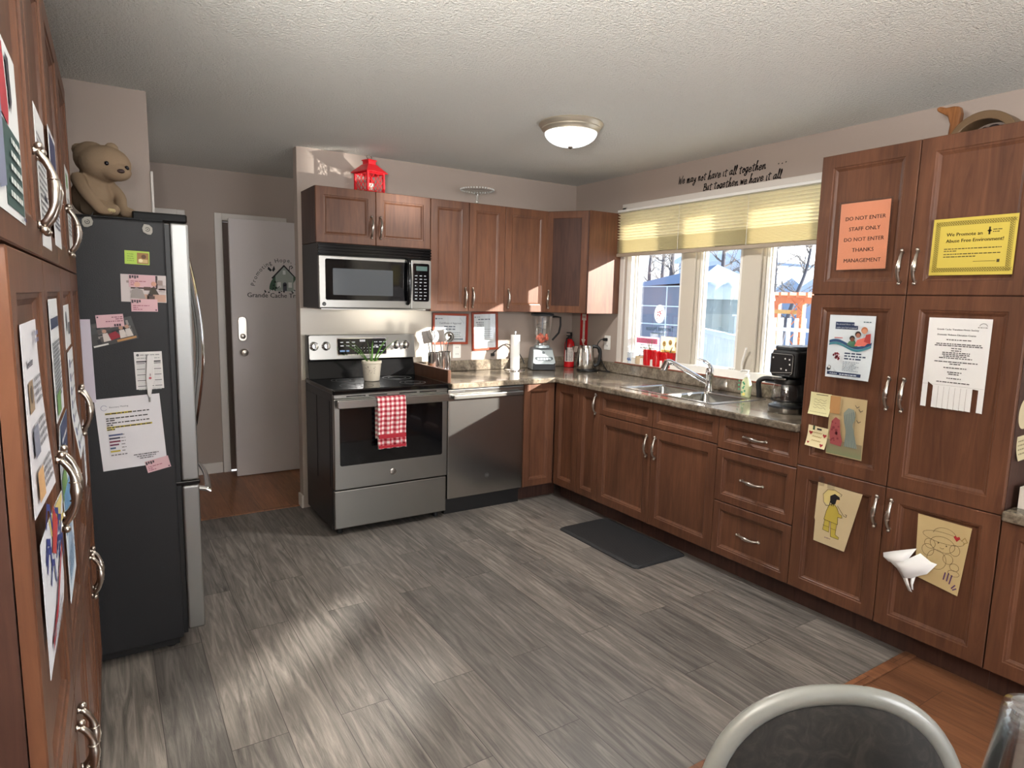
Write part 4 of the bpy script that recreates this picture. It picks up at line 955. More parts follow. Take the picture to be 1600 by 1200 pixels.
bm = B(); tube(bm, [R_ @ Vector(v) for v in ((.078, -.02, .428), (.10, -.03, .43), (.138, -.045, .425), (.140, -.045, .36), (.128, -.042, .30), (.082, -.02, .24))], .008, 8); obj('jug_handle', bm, M_BLKMAT, jg, smooth=True)
bm = B(); tube(bm, [R_ @ Vector((0, 0, .20)), R_ @ Vector((0, 0, .42))], .006, 8)
for k, z in enumerate((.22, .27, .33, .37)):
    a = k*1.9; p = R_ @ Vector((.045*math.cos(a), .045*math.sin(a), z+.012)); q = R_ @ Vector((-.045*math.cos(a), -.045*math.sin(a), z-.008)); tube(bm, [p, R_ @ Vector((0, 0, z)), q], .0055, 6, flat_=.35)
obj('blade_stack', bm, flat('blade_dark', 44, 54, 66, .3), jg)
bm = B(); rn = random.Random(3)
for i in range(34):
    a = rn.uniform(0, 2*PI); r = .045*math.sqrt(rn.random()); z = rn.uniform(.225, .285); q = R_ @ Vector((r*math.cos(a), r*math.sin(a), z)); ball(bm, q, rn.uniform(.010, .015), 7)
o = obj('fruit_chunks', bm, flat('fruit_red', 214, 92, 66, .4)); o['kind'] = 'stuff'; tag(o, 'red fruit chunks in the bottom of the blender jug', 'fruit')
t = thing('power_cord', 'black power cord arching from the blender to the back wall', 'cord', (2.78, 4.3, CZ))
bm = B(); tube(bm, smoothpath([(2.872, 4.318, .955), (2.86, 4.335, 1.0), (2.80, 4.35, 1.08), (2.72, 4.365, 1.115), (2.64, 4.372, 1.07), (2.60, 4.374, 1.04)], 6), .004, 8); obj('cable', bm, M_BLKMAT, t, smooth=True)
bm = B(); box(bm, 2.585, 2.612, 4.355, 4.379, 1.02, 1.045); obj('plug', bm, M_BLKMAT, t, .004)

# paper towel holder
t = thing('paper_towel_holder', 'upright chrome paper towel holder with an almost empty white roll', 'paper towel holder', (2.73, 4.24, CZ))
c = Vector((2.73, 4.24, CZ))
bm = B(); lathe(bm, [(.082, .0006), (.082, .006), (.07, .012), (.012, .014)], c, 36); obj('base', bm, M_CHROME, t, smooth=True)
bm = B(); cyl(bm, c+Vector((0, 0, .013)), c+Vector((0, 0, .30)), .006, 12); lathe(bm, [(.006, .295), (.012, .30), (.012, .312), (.003, .318)], c, 14); obj('rod', bm, M_CHROME, t, smooth=True)
bm = B(); lathe(bm, [(.021, .0145), (.037, .0145), (.037, .282), (.021, .282)], c, 36); obj('paper_roll', bm, pmat('paper_236_236_232', rgb(236, 236, 232), .8), t, smooth=True)

# utensil crocks with utensils
CG = 'steel utensil crocks on the counter'
for x, y, lab in ((1.985, 4.15, 'steel utensil crock nearest the stove guard board'), (2.085, 4.20, 'steel utensil crock standing right of the other crock')):
    bm = B(); lathe(bm, [(.047, .0006), (.05, .004), (.05, .17), (.047, .17), (.047, .01)], (x, y, CZ), 30, cap=False); lathe(bm, [(.047, .001), (.002, .002)], (x, y, CZ), 30, cap=False)
    tag(obj('utensil_crock', bm, M_CHROME, smooth=True), lab, 'utensil holder', CG)
def utensil(name, label, c, lean, kind):
    t = thing(name, label, 'utensil', c, 0, 'cooking utensils in the steel crocks'); c = Vector(c); d = Vector((lean[0], lean[1], 1)).normalized(); L = .25
    bm = B(); tube(bm, [c+d*.012, c+d*L], .0042, 8); obj('handle', bm, M_STEEL, t, smooth=True)
    e = c+d*L; bm = B(); s = d.cross(Vector((.5, 1, 0))).normalized(); nn = s.cross(d).normalized()
    if kind == 'whisk':
        for k in range(5):
            a = k*PI/5; w = s*math.cos(a)+nn*math.sin(a)
            tube(bm, smoothpath([e, e+d*.03+w*.022, e+d*.065+w*.028, e+d*.09, e+d*.065-w*.028, e+d*.03-w*.022, e], 4), .0012, 5)
    elif kind == 'ladle':
        M = Matrix((s, d, nn)).transposed()
        lathe(bm, [(.040*math.sin(PI/2*i/7)+.001, -.034*math.cos(PI/2*i/7)) for i in range(8)]+[(.036*math.sin(PI/2*(7-i)/7)+.001, -.030*math.cos(PI/2*(7-i)/7)) for i in range(8)], e+d*.03-nn*.01, 22, -nn, cap=False)
    else:
        rr = .031 if kind == 'spoon' else .034; ll = .045
        prism(bm, Fr(e+d*(ll*.8), s, d, -nn), [(rr*math.cos(a*2*PI/20), ll*math.sin(a*2*PI/20)) for a in range(20)] if kind == 'spoon' else rrect(-rr, rr, -ll, ll, .008), -.001, .0015)
    obj('head', bm, M_STEEL, t, smooth=(kind != 'turner'))
c1, c2 = (1.985, 4.15, CZ), (2.085, 4.20, CZ)
utensil('whisk', 'wire whisk sticking out of the left steel crock', c1, (-.12, -.03), 'whisk')
utensil('turner', 'slotted steel turner leaning left in the crock by the stove', c1, (-.2, .05), 'turner')
utensil('serving_spoon', 'steel serving spoon upright in the crock by the stove', c1, (.04, .1), 'spoon')
utensil('ladle', 'steel ladle with a round bowl leaning right in the right crock', c2, (.10, -.06), 'ladle')
utensil('serving_spoon', 'big steel spoon upright in the right crock', c2, (.0, .05), 'spoon')
utensil('potato_masher', 'flat steel turner leaning left in the right crock', c2, (-.12, .02), 'turner')
bpy.data.objects['potato_masher'].name = 'turner'
# ------------------------------------------------------------------ framed certificates
def certificate(label, px, pz, w, h, rot, items):
    U = Vector((math.cos(rot), 0, math.sin(rot))); V = Vector((-math.sin(rot), 0, math.cos(rot))); f = Fr((px, YB-.001, pz), U, V, (0, -1, 0))
    t = thing('certificate_frame', label, 'picture frame', f(w/2, 0), 0, 'framed certificates on the back wall')
    obj('frame', frame_box(B(), f, 0, w, 0, h, .017, 0, .016), flat('red_wood_frame', 150, 62, 38, .35), t, .002)
    bm = B(); fbox(bm, f, .016, w-.016, .016, h-.016, .001, .004); o = obj('certificate', bm, flat('paper_214_222_226', 214, 222, 226), t)
    P = Print(int(px*100)); items(P, w, h); P.build(o, Fr(f(0, 0, .004), f.U, f.V, f.N))
    obj('glass', fbox(B(), f, .015, w-.015, .015, h-.015, .0075, .0085), M_PANE, t)
def cA(P, w, h):
    k = (60, 80, 100); P.poly(k, [(.032+.008*math.cos(a*PI/2), h-.043+.008*math.sin(a*PI/2)) for a in range(4)]); P.greek(k, .046, h-.045, .085, .005)
    P.text(k, 'Certificate of Approval', w/2, h-.082, .021, 'c', sx=.95, bold=.01); P.greek(k, .10, h-.105, w-.11, .008); P.greek(k, .09, h-.126, w-.11, .009)
    for r in range(3): P.greek((120, 136, 150), .03, h-.15-.014*r, w-.06, .005)
    P.rect((70, 96, 116), .06, .034, w-.04, .042); P.line((176, 190, 198), [(w-.07, h-.035), (w-.035, h-.075)], .003)
def cB(P, w, h):
    k = (76, 94, 110); P.poly(k, [(.034+.007*math.cos(a*PI/2), h-.040+.007*math.sin(a*PI/2)) for a in range(4)]); P.greek(k, .046, h-.042, .08, .004); P.greek(k, .06, h-.063, w-.06, .008)
    for r in range(3): P.greek(k, .04+.012*(r > 0), h-.085-.014*r, .11, .006)
    for r in range(7): P.greek((130, 146, 158), .035, h-.14-.017*r, w-.05, .004)
certificate('wide framed certificate on the back wall right of the stove', 2.066, 1.128, .305, .235, -.02, cA)
certificate('tall framed certificate on the back wall left of the paper towel holder', 2.412, 1.068, .236, .302, .03, cB)

# ------------------------------------------------------------------ on the stove
t = thing('potted_plant', 'spiky green plant in a white pot standing on the stove top', 'potted plant', (1.474, 4.05, .9185))
c = Vector((1.474, 4.05, .9185))
bm = B(); lathe(bm, [(.048, .0006), (.052, .006), (.062, .115), (.066, .118), (.066, .132), (.060, .134), (.056, .11)], c, 28); obj('pot', bm, flat('white_pot', 222, 212, 192, .4), t, smooth=True)
P = Print(5)
rn = random.Random(2)
for i in range(26): P.disc((128, 116, 100), rn.uniform(-.035, .035), rn.uniform(.04, .1), rn.uniform(.0012, .003), 6)
P.build(t, Fr(c+Vector((-.03, -.049, 0)), (.85, -.52, 0), (0, 0, 1), (-.52, -.85, 0)), name='speckles', off=.004, bend=lambda u, v: -u*u/.12+.07*(v-.06))
bm = B(); lathe(bm, [(.056, .112), (.002, .116)], c, 24); obj('soil', bm, M_SOIL, t)
rn = random.Random(11)
M_LEAF = pmat('plant_leaf', rgb(98, 150, 58), .45)
for i in range(12):
    a = rn.uniform(0, 2*PI); l = rn.uniform(.13, .25); sp = rn.uniform(.15, .75); b0 = c+Vector((.02*math.cos(a), .02*math.sin(a), .115)); d = Vector((math.cos(a)*sp, math.sin(a)*sp, 1)).normalized()
    pts = [b0+d*(l*q)+Vector((math.cos(a), math.sin(a), -.6))*(.03*q*q*l/.12) for q in (0, .25, .5, .75, 1)]
    bm = B(); tube(bm, pts, [.006, .0062, .005, .003, .0006], 6, flat_=.35); obj('leaf', bm, M_LEAF, t, smooth=True)
# tea towel
m = pmat('red_gingham', rgb(230, 214, 210), .9)
tc = nd(m, 'ShaderNodeTexCoord'); sp_ = nd(m, 'ShaderNodeSeparateXYZ'); lk(m, tc.outputs['Object'], sp_.inputs[0])
def stripes(sock, freq):
    a = nd(m, 'ShaderNodeMath', operation='MULTIPLY'); a.inputs[1].default_value = freq; lk(m, sock, a.inputs[0]); b = nd(m, 'ShaderNodeMath', operation='FRACT'); lk(m, a.outputs[0], b.inputs[0])
    g = nd(m, 'ShaderNodeMath', operation='GREATER_THAN'); g.inputs[1].default_value = .5; lk(m, b.outputs[0], g.inputs[0]); return g.outputs[0]
g1, g2 = stripes(sp_.outputs[0], 33.), stripes(sp_.outputs[2], 33.)
ad = nd(m, 'ShaderNodeMath', operation='ADD'); lk(m, g1, ad.inputs[0]); lk(m, g2, ad.inputs[1]); hv = nd(m, 'ShaderNodeMath', operation='MULTIPLY'); hv.inputs[1].default_value = .5; lk(m, ad.outputs[0], hv.inputs[0])
lk(m, ramp(m, hv.outputs[0], [(.0, rgb(236, 226, 220)), (.5, rgb(206, 122, 128)), (1, rgb(158, 34, 48))]), BS(m).inputs['Base Color'])
t = thing('tea_towel', 'red and white gingham tea towel hanging over the oven handle', 'towel', (1.462, 3.69, .54))
bm = B(); nu = 18; prof = [(3.712, .60)]+[(3.712+.001*i, .60+.24*i/5) for i in range(1, 6)]+[(3.708, .864), (3.69, .8655), (3.673, .861)]+[(3.671-.004*math.sin(i*.7), .855-.315*i/10) for i in range(1, 11)]
for k, ee in ((0, 0), ):
    G = [[bm.verts.new((1.372+.185*i/nu+(.004*math.sin(j*.8) if 0 < i < nu else 0), y-(.008 if j > 8 else 0)*math.sin(i*1.1)*(min(1, (j-8)/4) if j > 8 else 0), z)) for i in range(nu+1)] for j, (y, z) in enumerate(prof)]
    for j in range(len(prof)-1):
        for i in range(nu): bm.faces.new((G[j][i], G[j][i+1], G[j+1][i+1], G[j+1][i]))
o = obj('cloth', bm, m, t, smooth=True); sd = o.modifiers.new('thickness', 'SOLIDIFY'); sd.thickness = .003
bm = B(); prism(bm, Fr((0, 3.668, 0), (1, 0, 0), (0, 0, 1), (0, -1, 0)), [(1.374, .606), (1.554, .606), (1.554, .632), (1.374, .632)], .008, .011); obj('red_band', bm, flat('towel_red', 168, 40, 52, .9), t)
bm = B(); prism(bm, Fr((0, 3.668, 0), (1, 0, 0), (0, 0, 1), (0, -1, 0)), [(1.374, .546), (1.554, .546), (1.554, .562), (1.374, .562)], .008, .011); obj('red_band', bm, flat('towel_red', 168, 40, 52, .9), t)

# ------------------------------------------------------------------ on the wall cabinets
t = thing('lantern', 'red metal lantern with lattice sides on top of the wall cabinets', 'lantern', (1.522, 4.2, UT+.001))
c = Vector((1.522, 4.2, UT+.001)); M_LR = flat('lantern_red', 196, 26, 36, .35); L = Matrix.Translation(c) @ Matrix.Rotation(.32, 4, 'Z')
h, w = .135, .066
bm = B(); box(bm, -w-.006, w+.006, -w-.006, w+.006, 0, .010, L); obj('base', bm, M_LR, t, .002)
for sx in (-1, 1):
    for sy in (-1, 1): obj('corner_post', box(B(), sx*w-.006, sx*w+.006, sy*w-.006, sy*w+.006, .010, h, L), M_LR, t)
bm = B(); ring_loops(bm, [[L @ Vector((x*a, y*a, z)) for x, y in ((-1, -1), (1, -1), (1, 1), (-1, 1))] for a, z in ((w+.02, h), (w+.02, h+.004), (.036, h+.055), (.030, h+.058), (.030, h+.078), (.036, h+.080), (.034, h+.086), (.006, h+.094))]); obj('roof', bm, M_LR, t)
for q in range(4):
    Q = L @ Matrix.Rotation(q*PI/2, 4, 'Z'); bm = B(); fr_ = Fr(Q @ Vector((0, -w, .012)), Q.to_3x3() @ Vector((1, 0, 0)), (0, 0, 1), Q.to_3x3() @ Vector((0, -1, 0)))
    for k in range(-3, 4):
        for s in (-1, 1):
            u0, v0 = k*.036, 0.; u1, v1 = u0+s*.10, h-.02
            a, b = max(-w, min(w, u0)), max(-w, min(w, u1))
            if abs(u1-u0) < 1e-6: continue
            va, vb = (a-u0)/(u1-u0)*v1, (b-u0)/(u1-u0)*v1
            if abs(a-b) > .006: tube(bm, [fr_(a, va, 0), fr_(b, vb, 0)], .0018, 5)
    tube(bm, [fr_(-w, .001, 0), fr_(w, .001, 0)], .003, 5); tube(bm, [fr_(-w, h-.016, 0), fr_(w, h-.016, 0)], .004, 5)
    obj('lattice', bm, M_LR, t)
bm = B(); cyl(bm, c+Vector((0, 0, .010)), c+Vector((0, 0, .07)), .026, 20); obj('candle', bm, flat('candle_cream', 226, 206, 190, .5), t, smooth=True)
bm = B(); tube(bm, [c+Vector((.018*math.cos(a*2*PI/18), .008*math.sin(a*2*PI/18), h+.104+.014*math.sin(a*2*PI/18)*.9)) for a in range(19)], .0022, 6, cap=False); obj('ring', bm, M_BRONZE, t, smooth=True)
t = thing('cake_stand', 'clear glass cake stand standing on top of the wall cabinets', 'cake stand', (2.342, 4.2, UT+.001)); c = Vector((2.342, 4.2, UT+.001))
bm = B(); lathe(bm, [(.045, .0006), (.048, .004), (.02, .02), (.013, .05), (.018, .085), (.03, .094), (.112, .100), (.122, .108), (.122, .116), (.112, .112), (.02, .106), (.002, .106)], c, 40); obj('stand', bm, M_CLEAR, t, smooth=True)
bm = B()
for k in range(36): ball(bm, c+Vector((.121*math.cos(k*PI/18), .121*math.sin(k*PI/18), .118)), .0065, 6)
obj('beaded_rim', bm, pmat('cut_glass', rgb(206, 204, 200), .08), t, smooth=True)

# plush on the fridge: a plain brown soft toy
t = thing('soft_toy', 'tan brown plush toy sitting slumped forward on top of the fridge', 'soft toy', (-.0, 2.95, 1.7435)); Mf = pmat('plush_fabric', rgb(138, 118, 96), .95, spec=.1)
bump(Mf, noise(Mf, coords(Mf), 420, 3), .5, .004)
z0 = 1.7555
bm = B()
ball(bm, (-.025, 2.975, z0+.072), .073, 20, .95, .9, 1.0); ball(bm, (-.02, 2.965, z0+.125), .055, 18, .95, .9, 1.)
ball(bm, (.025, 2.935, z0+.196), .078, 22, 1.12, .92, .86); ball(bm, (-.015, 2.965, z0+.215), .062, 18)
ball(bm, (.058, 2.90, z0+.165), .046, 18, 1.15, .9, .75)
for pts, r in ((((-.065, 2.93, z0+.135), (-.045, 2.87, z0+.085), (-.012, 2.842, z0+.035), (.004, 2.834, z0+.016), (.03, 2.828, z0+.012)), (.026, .024, .021, .019, .014)), (((.03, 2.99, z0+.13), (.066, 2.97, z0+.085), (.072, 2.93, z0+.04), (.082, 2.905, z0+.016), (.105, 2.895, z0+.012)), (.024, .022, .019, .018, .013)),
               (((-.04, 2.94, z0+.03), (.0, 2.90, z0+.03), (.045, 2.875, z0+.022)), (.034, .030, .022)), (((.0, 2.99, z0+.03), (.05, 2.97, z0+.03), (.10, 2.96, z0+.02)), (.034, .030, .022))):
    sp2 = smoothpath(pts, 4); n_ = len(sp2); rr = [r[min(len(r)-1, int(i/4))]*(1-(i % 4)/4)+r[min(len(r)-1, int(i/4)+1)]*((i % 4)/4) for i in range(n_)]
    tube(bm, sp2, rr, 12); ball(bm, sp2[-1], r[-1]*1.0, 10)
o = obj('body', bm, Mf, t, smooth=True); rm = o.modifiers.new('remesh', 'REMESH'); rm.mode = 'VOXEL'; rm.voxel_size = .005; rm.use_smooth_shade = True; sm = o.modifiers.new('smooth', 'SMOOTH'); sm.iterations = 6; sm.factor = .5
for sx, p in ((1, (-.055, 2.985, z0+.245)), (2, (.05, 2.985, z0+.262))):
    bm = B(); ball(bm, p, .024, 12, 1, .55, 1); obj('ear', bm, Mf, t, smooth=True)
for p in ((.030, 2.868, z0+.188), (.094, 2.878, z0+.180)):
    bm = B(); ball(bm, p, .0085, 12); obj('eye', bm, flat('eye_dark', 18, 18, 24, .1), t, smooth=True)
bm = B(); ball(bm, (.074, 2.860, z0+.164), .010, 12, 1.3, .7, .8); obj('nose', bm, flat('nose_brown', 52, 34, 30, .4), t, smooth=True)
for p in ((.034, 2.826, z0+.014), ):
    bm = B()
    for k in range(3): ball(bm, (p[0]+.006*k-.004, p[1]-.006+.004*k, p[2]), .0075, 8)
    obj('paw_pad', bm, flat('paw_tan', 176, 160, 118, .8), t, smooth=True)

# carved bird bowl on the right pantry
t = thing('wooden_bird', 'brown carved wooden bird bowl holding dark and orange pieces on the pantry top', 'ornament', (3.05, 1.28, 2.1475)); M_BR = wood_mat('bird_wood', rgb(110, 68, 36), rgb(140, 92, 54), rgb(158, 108, 66), (20, 20, 3), .4)
zb = 2.1475
bf = Fr((3.05, 0, zb), (0, -1, 0), (0, 0, 1), (-1, 0, 0))
bm = B(); prism(bm, bf, [(u, v) for u, v in ((-1.405, 0), (-1.385, .045), (-1.38, .10), (-1.392, .135), (-1.435, .165), (-1.438, .178), (-1.425, .182), (-1.40, .172), (-1.372, .172), (-1.350, .166), (-1.342, .14), (-1.345, .08), (-1.335, .03), (-1.31, .0))], -.018, .018); obj('neck_and_head', bm, M_BR, t, .010, seg=3)
bm = B(); o1 = [(-1.245+.125*math.cos(PI*k/20), .12*math.sin(PI*k/20)) for k in range(21)]; i1 = [(-1.245+.098*math.cos(PI*k/20), .088*math.sin(PI*k/20)) for k in range(20, -1, -1)]
a_ = [[bm.verts.new(bf(u, v, w)) for u, v in o1] for w in (-.05, .05)]; b_ = [[bm.verts.new(bf(u, v, w)) for u, v in i1[::-1]] for w in (-.05, .05)]
for k in range(20):
    bm.faces.new((a_[0][k], a_[0][k+1], a_[1][k+1], a_[1][k])); bm.faces.new((b_[0][k+1], b_[0][k], b_[1][k], b_[1][k+1]))
    for q in (0, 1): bm.faces.new((a_[q][k], a_[q][k+1], b_[q][k+1], b_[q][k]))
for k in (0, 20): bm.faces.new((a_[0][k], a_[1][k], b_[1][k], b_[0][k]))
obj('arched_body', bm, flat('bird_arch', 104, 82, 58, .45), t, .004)
obj('bowl_floor', fbox(B(), bf, -1.36, -1.13, 0.0005, .006, -.05, .05), M_BR, t)
rn = random.Random(5); cols = [((52, 42, 42), 16), ((196, 132, 96), 4), ((222, 212, 200), 2)]
for col, n_ in cols:
    for k in range(n_):
        r = rn.uniform(.014, .02); bm = B(); ball(bm, bf(-1.245+rn.uniform(-.072, .072), .008+r*.8+rn.uniform(0, .035), rn.uniform(-.03, .03)), r, 10, rn.uniform(.8, 1.2), rn.uniform(.8, 1.2), .8)
        tag(obj('wooden_piece', bm, flat('piece_%d' % col[0], *col, .35), smooth=True), {52: 'dark brown round piece', 196: 'orange brown round piece', 222: 'cream round piece'}[col[0]]+' lying inside the wooden bird bowl', 'ornament', {52: 'dark pieces in the bird bowl', 196: 'orange pieces in the bird bowl', 222: 'cream pieces in the bird bowl'}[col[0]])

# ------------------------------------------------------------------ floor mat
t = thing('floor_mat', 'black rubber kitchen mat lying in front of the sink cabinet', 'mat', (2.615, 2.815, 0)); mf_ = Fr((0, 0, 0), (1, 0, 0), (0, 1, 0), (0, 0, 1))
bm = B(); ring_loops(bm, [[mf_(u, v, z) for u, v in rrect(2.41+i, 2.82-i, 2.452+i, 3.18-i, .035, 6)] for i, z in ((0, .0006), (.002, .006), (.014, .014), (.022, .0155))]); obj('pad', bm, M_RUB, t)

# ------------------------------------------------------------------ foreground chair, cups and their table
t = thing('dining_chair', 'round backed dining chair with grey metal frame in the foreground', 'chair', (.82, .33, 0)); M_CHF = pmat('chair_frame_grey', rgb(114, 115, 111), .32, coat=.2)
M_UPH = pmat('dark_floral_upholstery', rgb(44, 36, 34), .85); f_ = noise(M_UPH, coords(M_UPH, (1, 1, 1)), 26, 5, .65, 2.)
lk(M_UPH, ramp(M_UPH, f_, [(.36, rgb(14, 12, 13)), (.52, rgb(24, 21, 20)), (.66, rgb(36, 33, 30))]), BS(M_UPH).inputs['Base Color'])
CU = Vector((.331, -.19, 0)).normalized(); CN = Vector((-CU.y*-1, 0, 0)); CN = Vector((CU.y, -CU.x, 0))     # CN: towards the seat side (towards the viewer)
cb = Vector((.905, .455, 0)); CV = (Vector((0, 0, 1))-CN*.12).normalized(); cfm = Fr(cb+Vector((0, 0, .45)), CU, CV, CU.cross(CV))
if cfm.N.dot(CN) < 0: cfm.N = -cfm.N
def ov(k, n, a, b): return (a*math.copysign(abs(math.cos(2*PI*k/n))**.85, math.cos(2*PI*k/n)), .215+b*math.copysign(abs(math.sin(2*PI*k/n))**.85, math.sin(2*PI*k/n)))
n = 56; pts = [cfm(*ov(k, n, .205, .215)) for k in range(n)]
bm = B(); loops = []
for k in range(n):
    p = Vector(pts[k]); tg = (Vector(pts[(k+1) % n])-Vector(pts[k-1])).normalized(); nn = cfm.N; s = tg.cross(nn)
    loops.append([p+s*(.0165*math.cos(q*2*PI/12))+nn*(.0125*math.sin(q*2*PI/12)) for q in range(12)])
ring_loops(bm, loops+[loops[0]], False, False); bmesh.ops.remove_doubles(bm, verts=bm.verts[:], dist=1e-5); obj('back_frame', bm, M_CHF, t, smooth=True)
bm = B(); ring_loops(bm, [[cfm(u*sc, .215+(v-.215)*sc, w) for u, v in [ov(k, n, .195, .205) for k in range(n)]] for sc, w in ((.9, -.022), (.99, -.010), (.99, .008), (.9, .022), (.5, .030), (.02, .031))]); obj('backrest', bm, M_UPH, t, smooth=True)
sc_ = cb+CN*.235+Vector((0, 0, .45)); sfm = Fr(sc_, CU, CN*-1, (0, 0, 1))
bm = B(); ring_loops(bm, [[sfm(u, v, w) for u, v in rrect(-.20+i, .20-i, -.20+i, .20-i, .1, 6)] for i, w in ((.01, -.03), (0, -.02), (0, .0), (.015, .02), (.06, .03))]); obj('seat', bm, M_UPH, t, smooth=True)
bm = B(); tube(bm, [sfm(u, v, -.035) for u, v in rrect(-.20, .20, -.20, .20, .1, 6)]+[sfm(*rrect(-.20, .20, -.20, .20, .1, 6)[0], -.035)], .010, 8, cap=False); obj('seat_frame', bm, M_CHF, t, smooth=True)
for u, v in ((-.17, -.17), (.17, -.17), (-.17, .17), (.17, .17)):
    bm = B(); tube(bm, [sfm(u, v, -.04), sfm(u*1.12, v*1.15, -.449)], .0115, 10); obj('leg', bm, M_CHF, t, smooth=True)
for u in (-.15, .15):
    bm = B(); tube(bm, smoothpath([sfm(u, .19, -.035), sfm(u*1.05, .235, .0), cfm(u*1.02, .09, 0)], 5), .0115, 10); obj('back_support', bm, M_CHF, t, smooth=True)
t = thing('side_table', 'small wooden table under the stack of clear cups at the right foreground', 'table', (1.08, -.08, 0))
obj('table_top', box(B(), .905, 1.30, -.50, .305, .735, .762), M_OAK, t, .004)
obj('pedestal', lathe(B(), [(.16, .0006), (.16, .02), (.05, .05), (.035, .12), (.035, .70), (.06, .734)], (1.16, -.16, 0), 28), M_OAK, t, smooth=True)
cu = Vector((.985, .272, .7625)); bm = B()
prof = [(.0455, .0), (.0462, .003), (.0448, .006), (.034, .098), (.0345, .1), (.0335, .103), (.034, .106), (.0325, .109), (.033, .112), (.0315, .115), (.031, .117), (.024, .118), (.022, .1165), (.002, .1165)]
lathe(bm, prof, (0, 0, 0), 30, cap=False); lathe(bm, [(r-.0012, max(hh-.0005, 0)) for r, hh in prof[:4]][::-1], (0, 0, 0), 30, cap=False)
me = None
for k in range(9):
    if k == 0:
        o = obj('plastic_cup', bm, M_CUP, local=True, smooth=True); me = o.data
    else:
        o = bpy.data.objects.new('plastic_cup', me); C.objects.link(o)
    o.location = cu+Vector((0, 0, .0115*k))
    tag(o, 'upside down clear plastic cup nested in the foreground stack' if k < 8 else 'topmost upside down clear plastic cup of the foreground stack', 'cup', 'stacked clear plastic cups')

t = thing('added_uplight', 'added torchiere uplight out of view behind the viewer', 'lamp', (-.25, .12, 0)); c = Vector((-.25, .12, 0))  # added fixture around the ceiling fill, out of view
obj('base', lathe(B(), [(.13, .0006), (.13, .02), (.02, .035)], c, 28), M_BRONZE, t, smooth=True); obj('pole', cyl(B(), c+Vector((0, 0, .03)), c+Vector((0, 0, 1.53)), .011, 12), M_BRONZE, t, smooth=True)
obj('shade', lathe(B(), [(.02, 1.525), (.12, 1.55), (.22, 1.63), (.225, 1.64), (.215, 1.635), (.11, 1.56), (.01, 1.538)], c, 36, cap=False), M_BRONZE, t, smooth=True)
# ------------------------------------------------------------------ notices and drawings on the right pantry
def rot(fr, u, v, a=0., w=0.):
    a = math.radians(a); return Fr(fr(u, v, w), fr.U*math.cos(a)+fr.V*math.sin(a), fr.V*math.cos(a)-fr.U*math.sin(a), fr.N)
rp = Fr((XF, 0, 0), (0, -1, 0), (0, 0, 1), (-1, 0, 0))
K = (34, 30, 32); WHT = (222, 222, 220)
M_TAPE = glass_pane('clear_tape', .07, (.97, .97, .97, 1), .15)
def tape(o, fr, u, v, w, h):
    obj('tape', fbox(B(), fr, u, u+w, v, v+h, .0012, .0016), M_TAPE, o)
# orange
P = Print(1); w, h = .214, .286
for i, s in enumerate(('DO NOT ENTER', 'STAFF ONLY', 'DO NOT ENTER', 'THANKS', 'MANAGEMENT')): P.text((52, 30, 26), s, w*.52, h-.075-.045*i, .0235, 'c', bold=.012)
f = rot(rp, -1.663, 1.640, .5); o = sheet('notice', 'orange notice reading do not enter staff only on the upper left pantry door', 'notice', f, w, h, (224, 148, 112), P, bend=lambda u, v: .003*math.sin(u*30))
obj('plastic_sleeve', fbox(B(), f, -.006, w+.01, -.008, h+.008, .0052, .0055), M_TAPE, o)
# yellow certificate
P = Print(2); w, h = .279, .216; k2 = (62, 54, 26)
P.text(k2, 'We Promote an', .05, h-.068, .0185, bold=.02); P.text(k2, 'Abuse Free Environment!', .05, h-.092, .0185, bold=.02)
P.disc(k2, .193, h-.055, .003, 8); P.poly(k2, [(.185, h-.055), (.193, h-.061), (.201, h-.055), (.193, h-.049)]); P.line(k2, [(.193, h-.044), (.193, h-.066)], .006); P.greek(k2, .204, h-.053, .235, .003); P.greek(k2, .204, h-.061, .225, .003)
P.greek(k2, .046, h-.118, .238, .0032); P.greek(k2, .046, h-.126, .09, .0032); P.greek(k2, .046, h-.138, .235, .0032); P.greek(k2, .046, h-.148, .16, .0032)
P.line(k2, [(.15, .05), (.222, .05)], .0014); P.rect(k2, .226, .045, .235, .056)
bc = (112, 100, 40)
for (x0, y0, x1, y1) in ((.018, .02, .27, .02), (.018, .196, .27, .196), (.018, .02, .018, .196), (.262, .02, .262, .196)):
    n = int(max(abs(x1-x0), abs(y1-y0))/.008)
    for i in range(n+1):
        u, v = x0+(x1-x0)*i/n, y0+(y1-y0)*i/n; s = .0052; P.line(bc, [(u-s, v-s), (u+s, v+s)], .0016); P.line(bc, [(u-s, v+s), (u+s, v-s)], .0016)
for a, b, c, d in ((.011, .013, .27, .203), (.025, .027, .256, .189)): P.line(bc, [(a, b), (c, b), (c, d), (a, d), (a, b)], .0012)
f = rot(rp, -1.278, 1.609, 0); sheet('notice', 'yellow bordered certificate about an abuse free environment on the upper right pantry door', 'notice', f, w, h, (198, 178, 74), P)
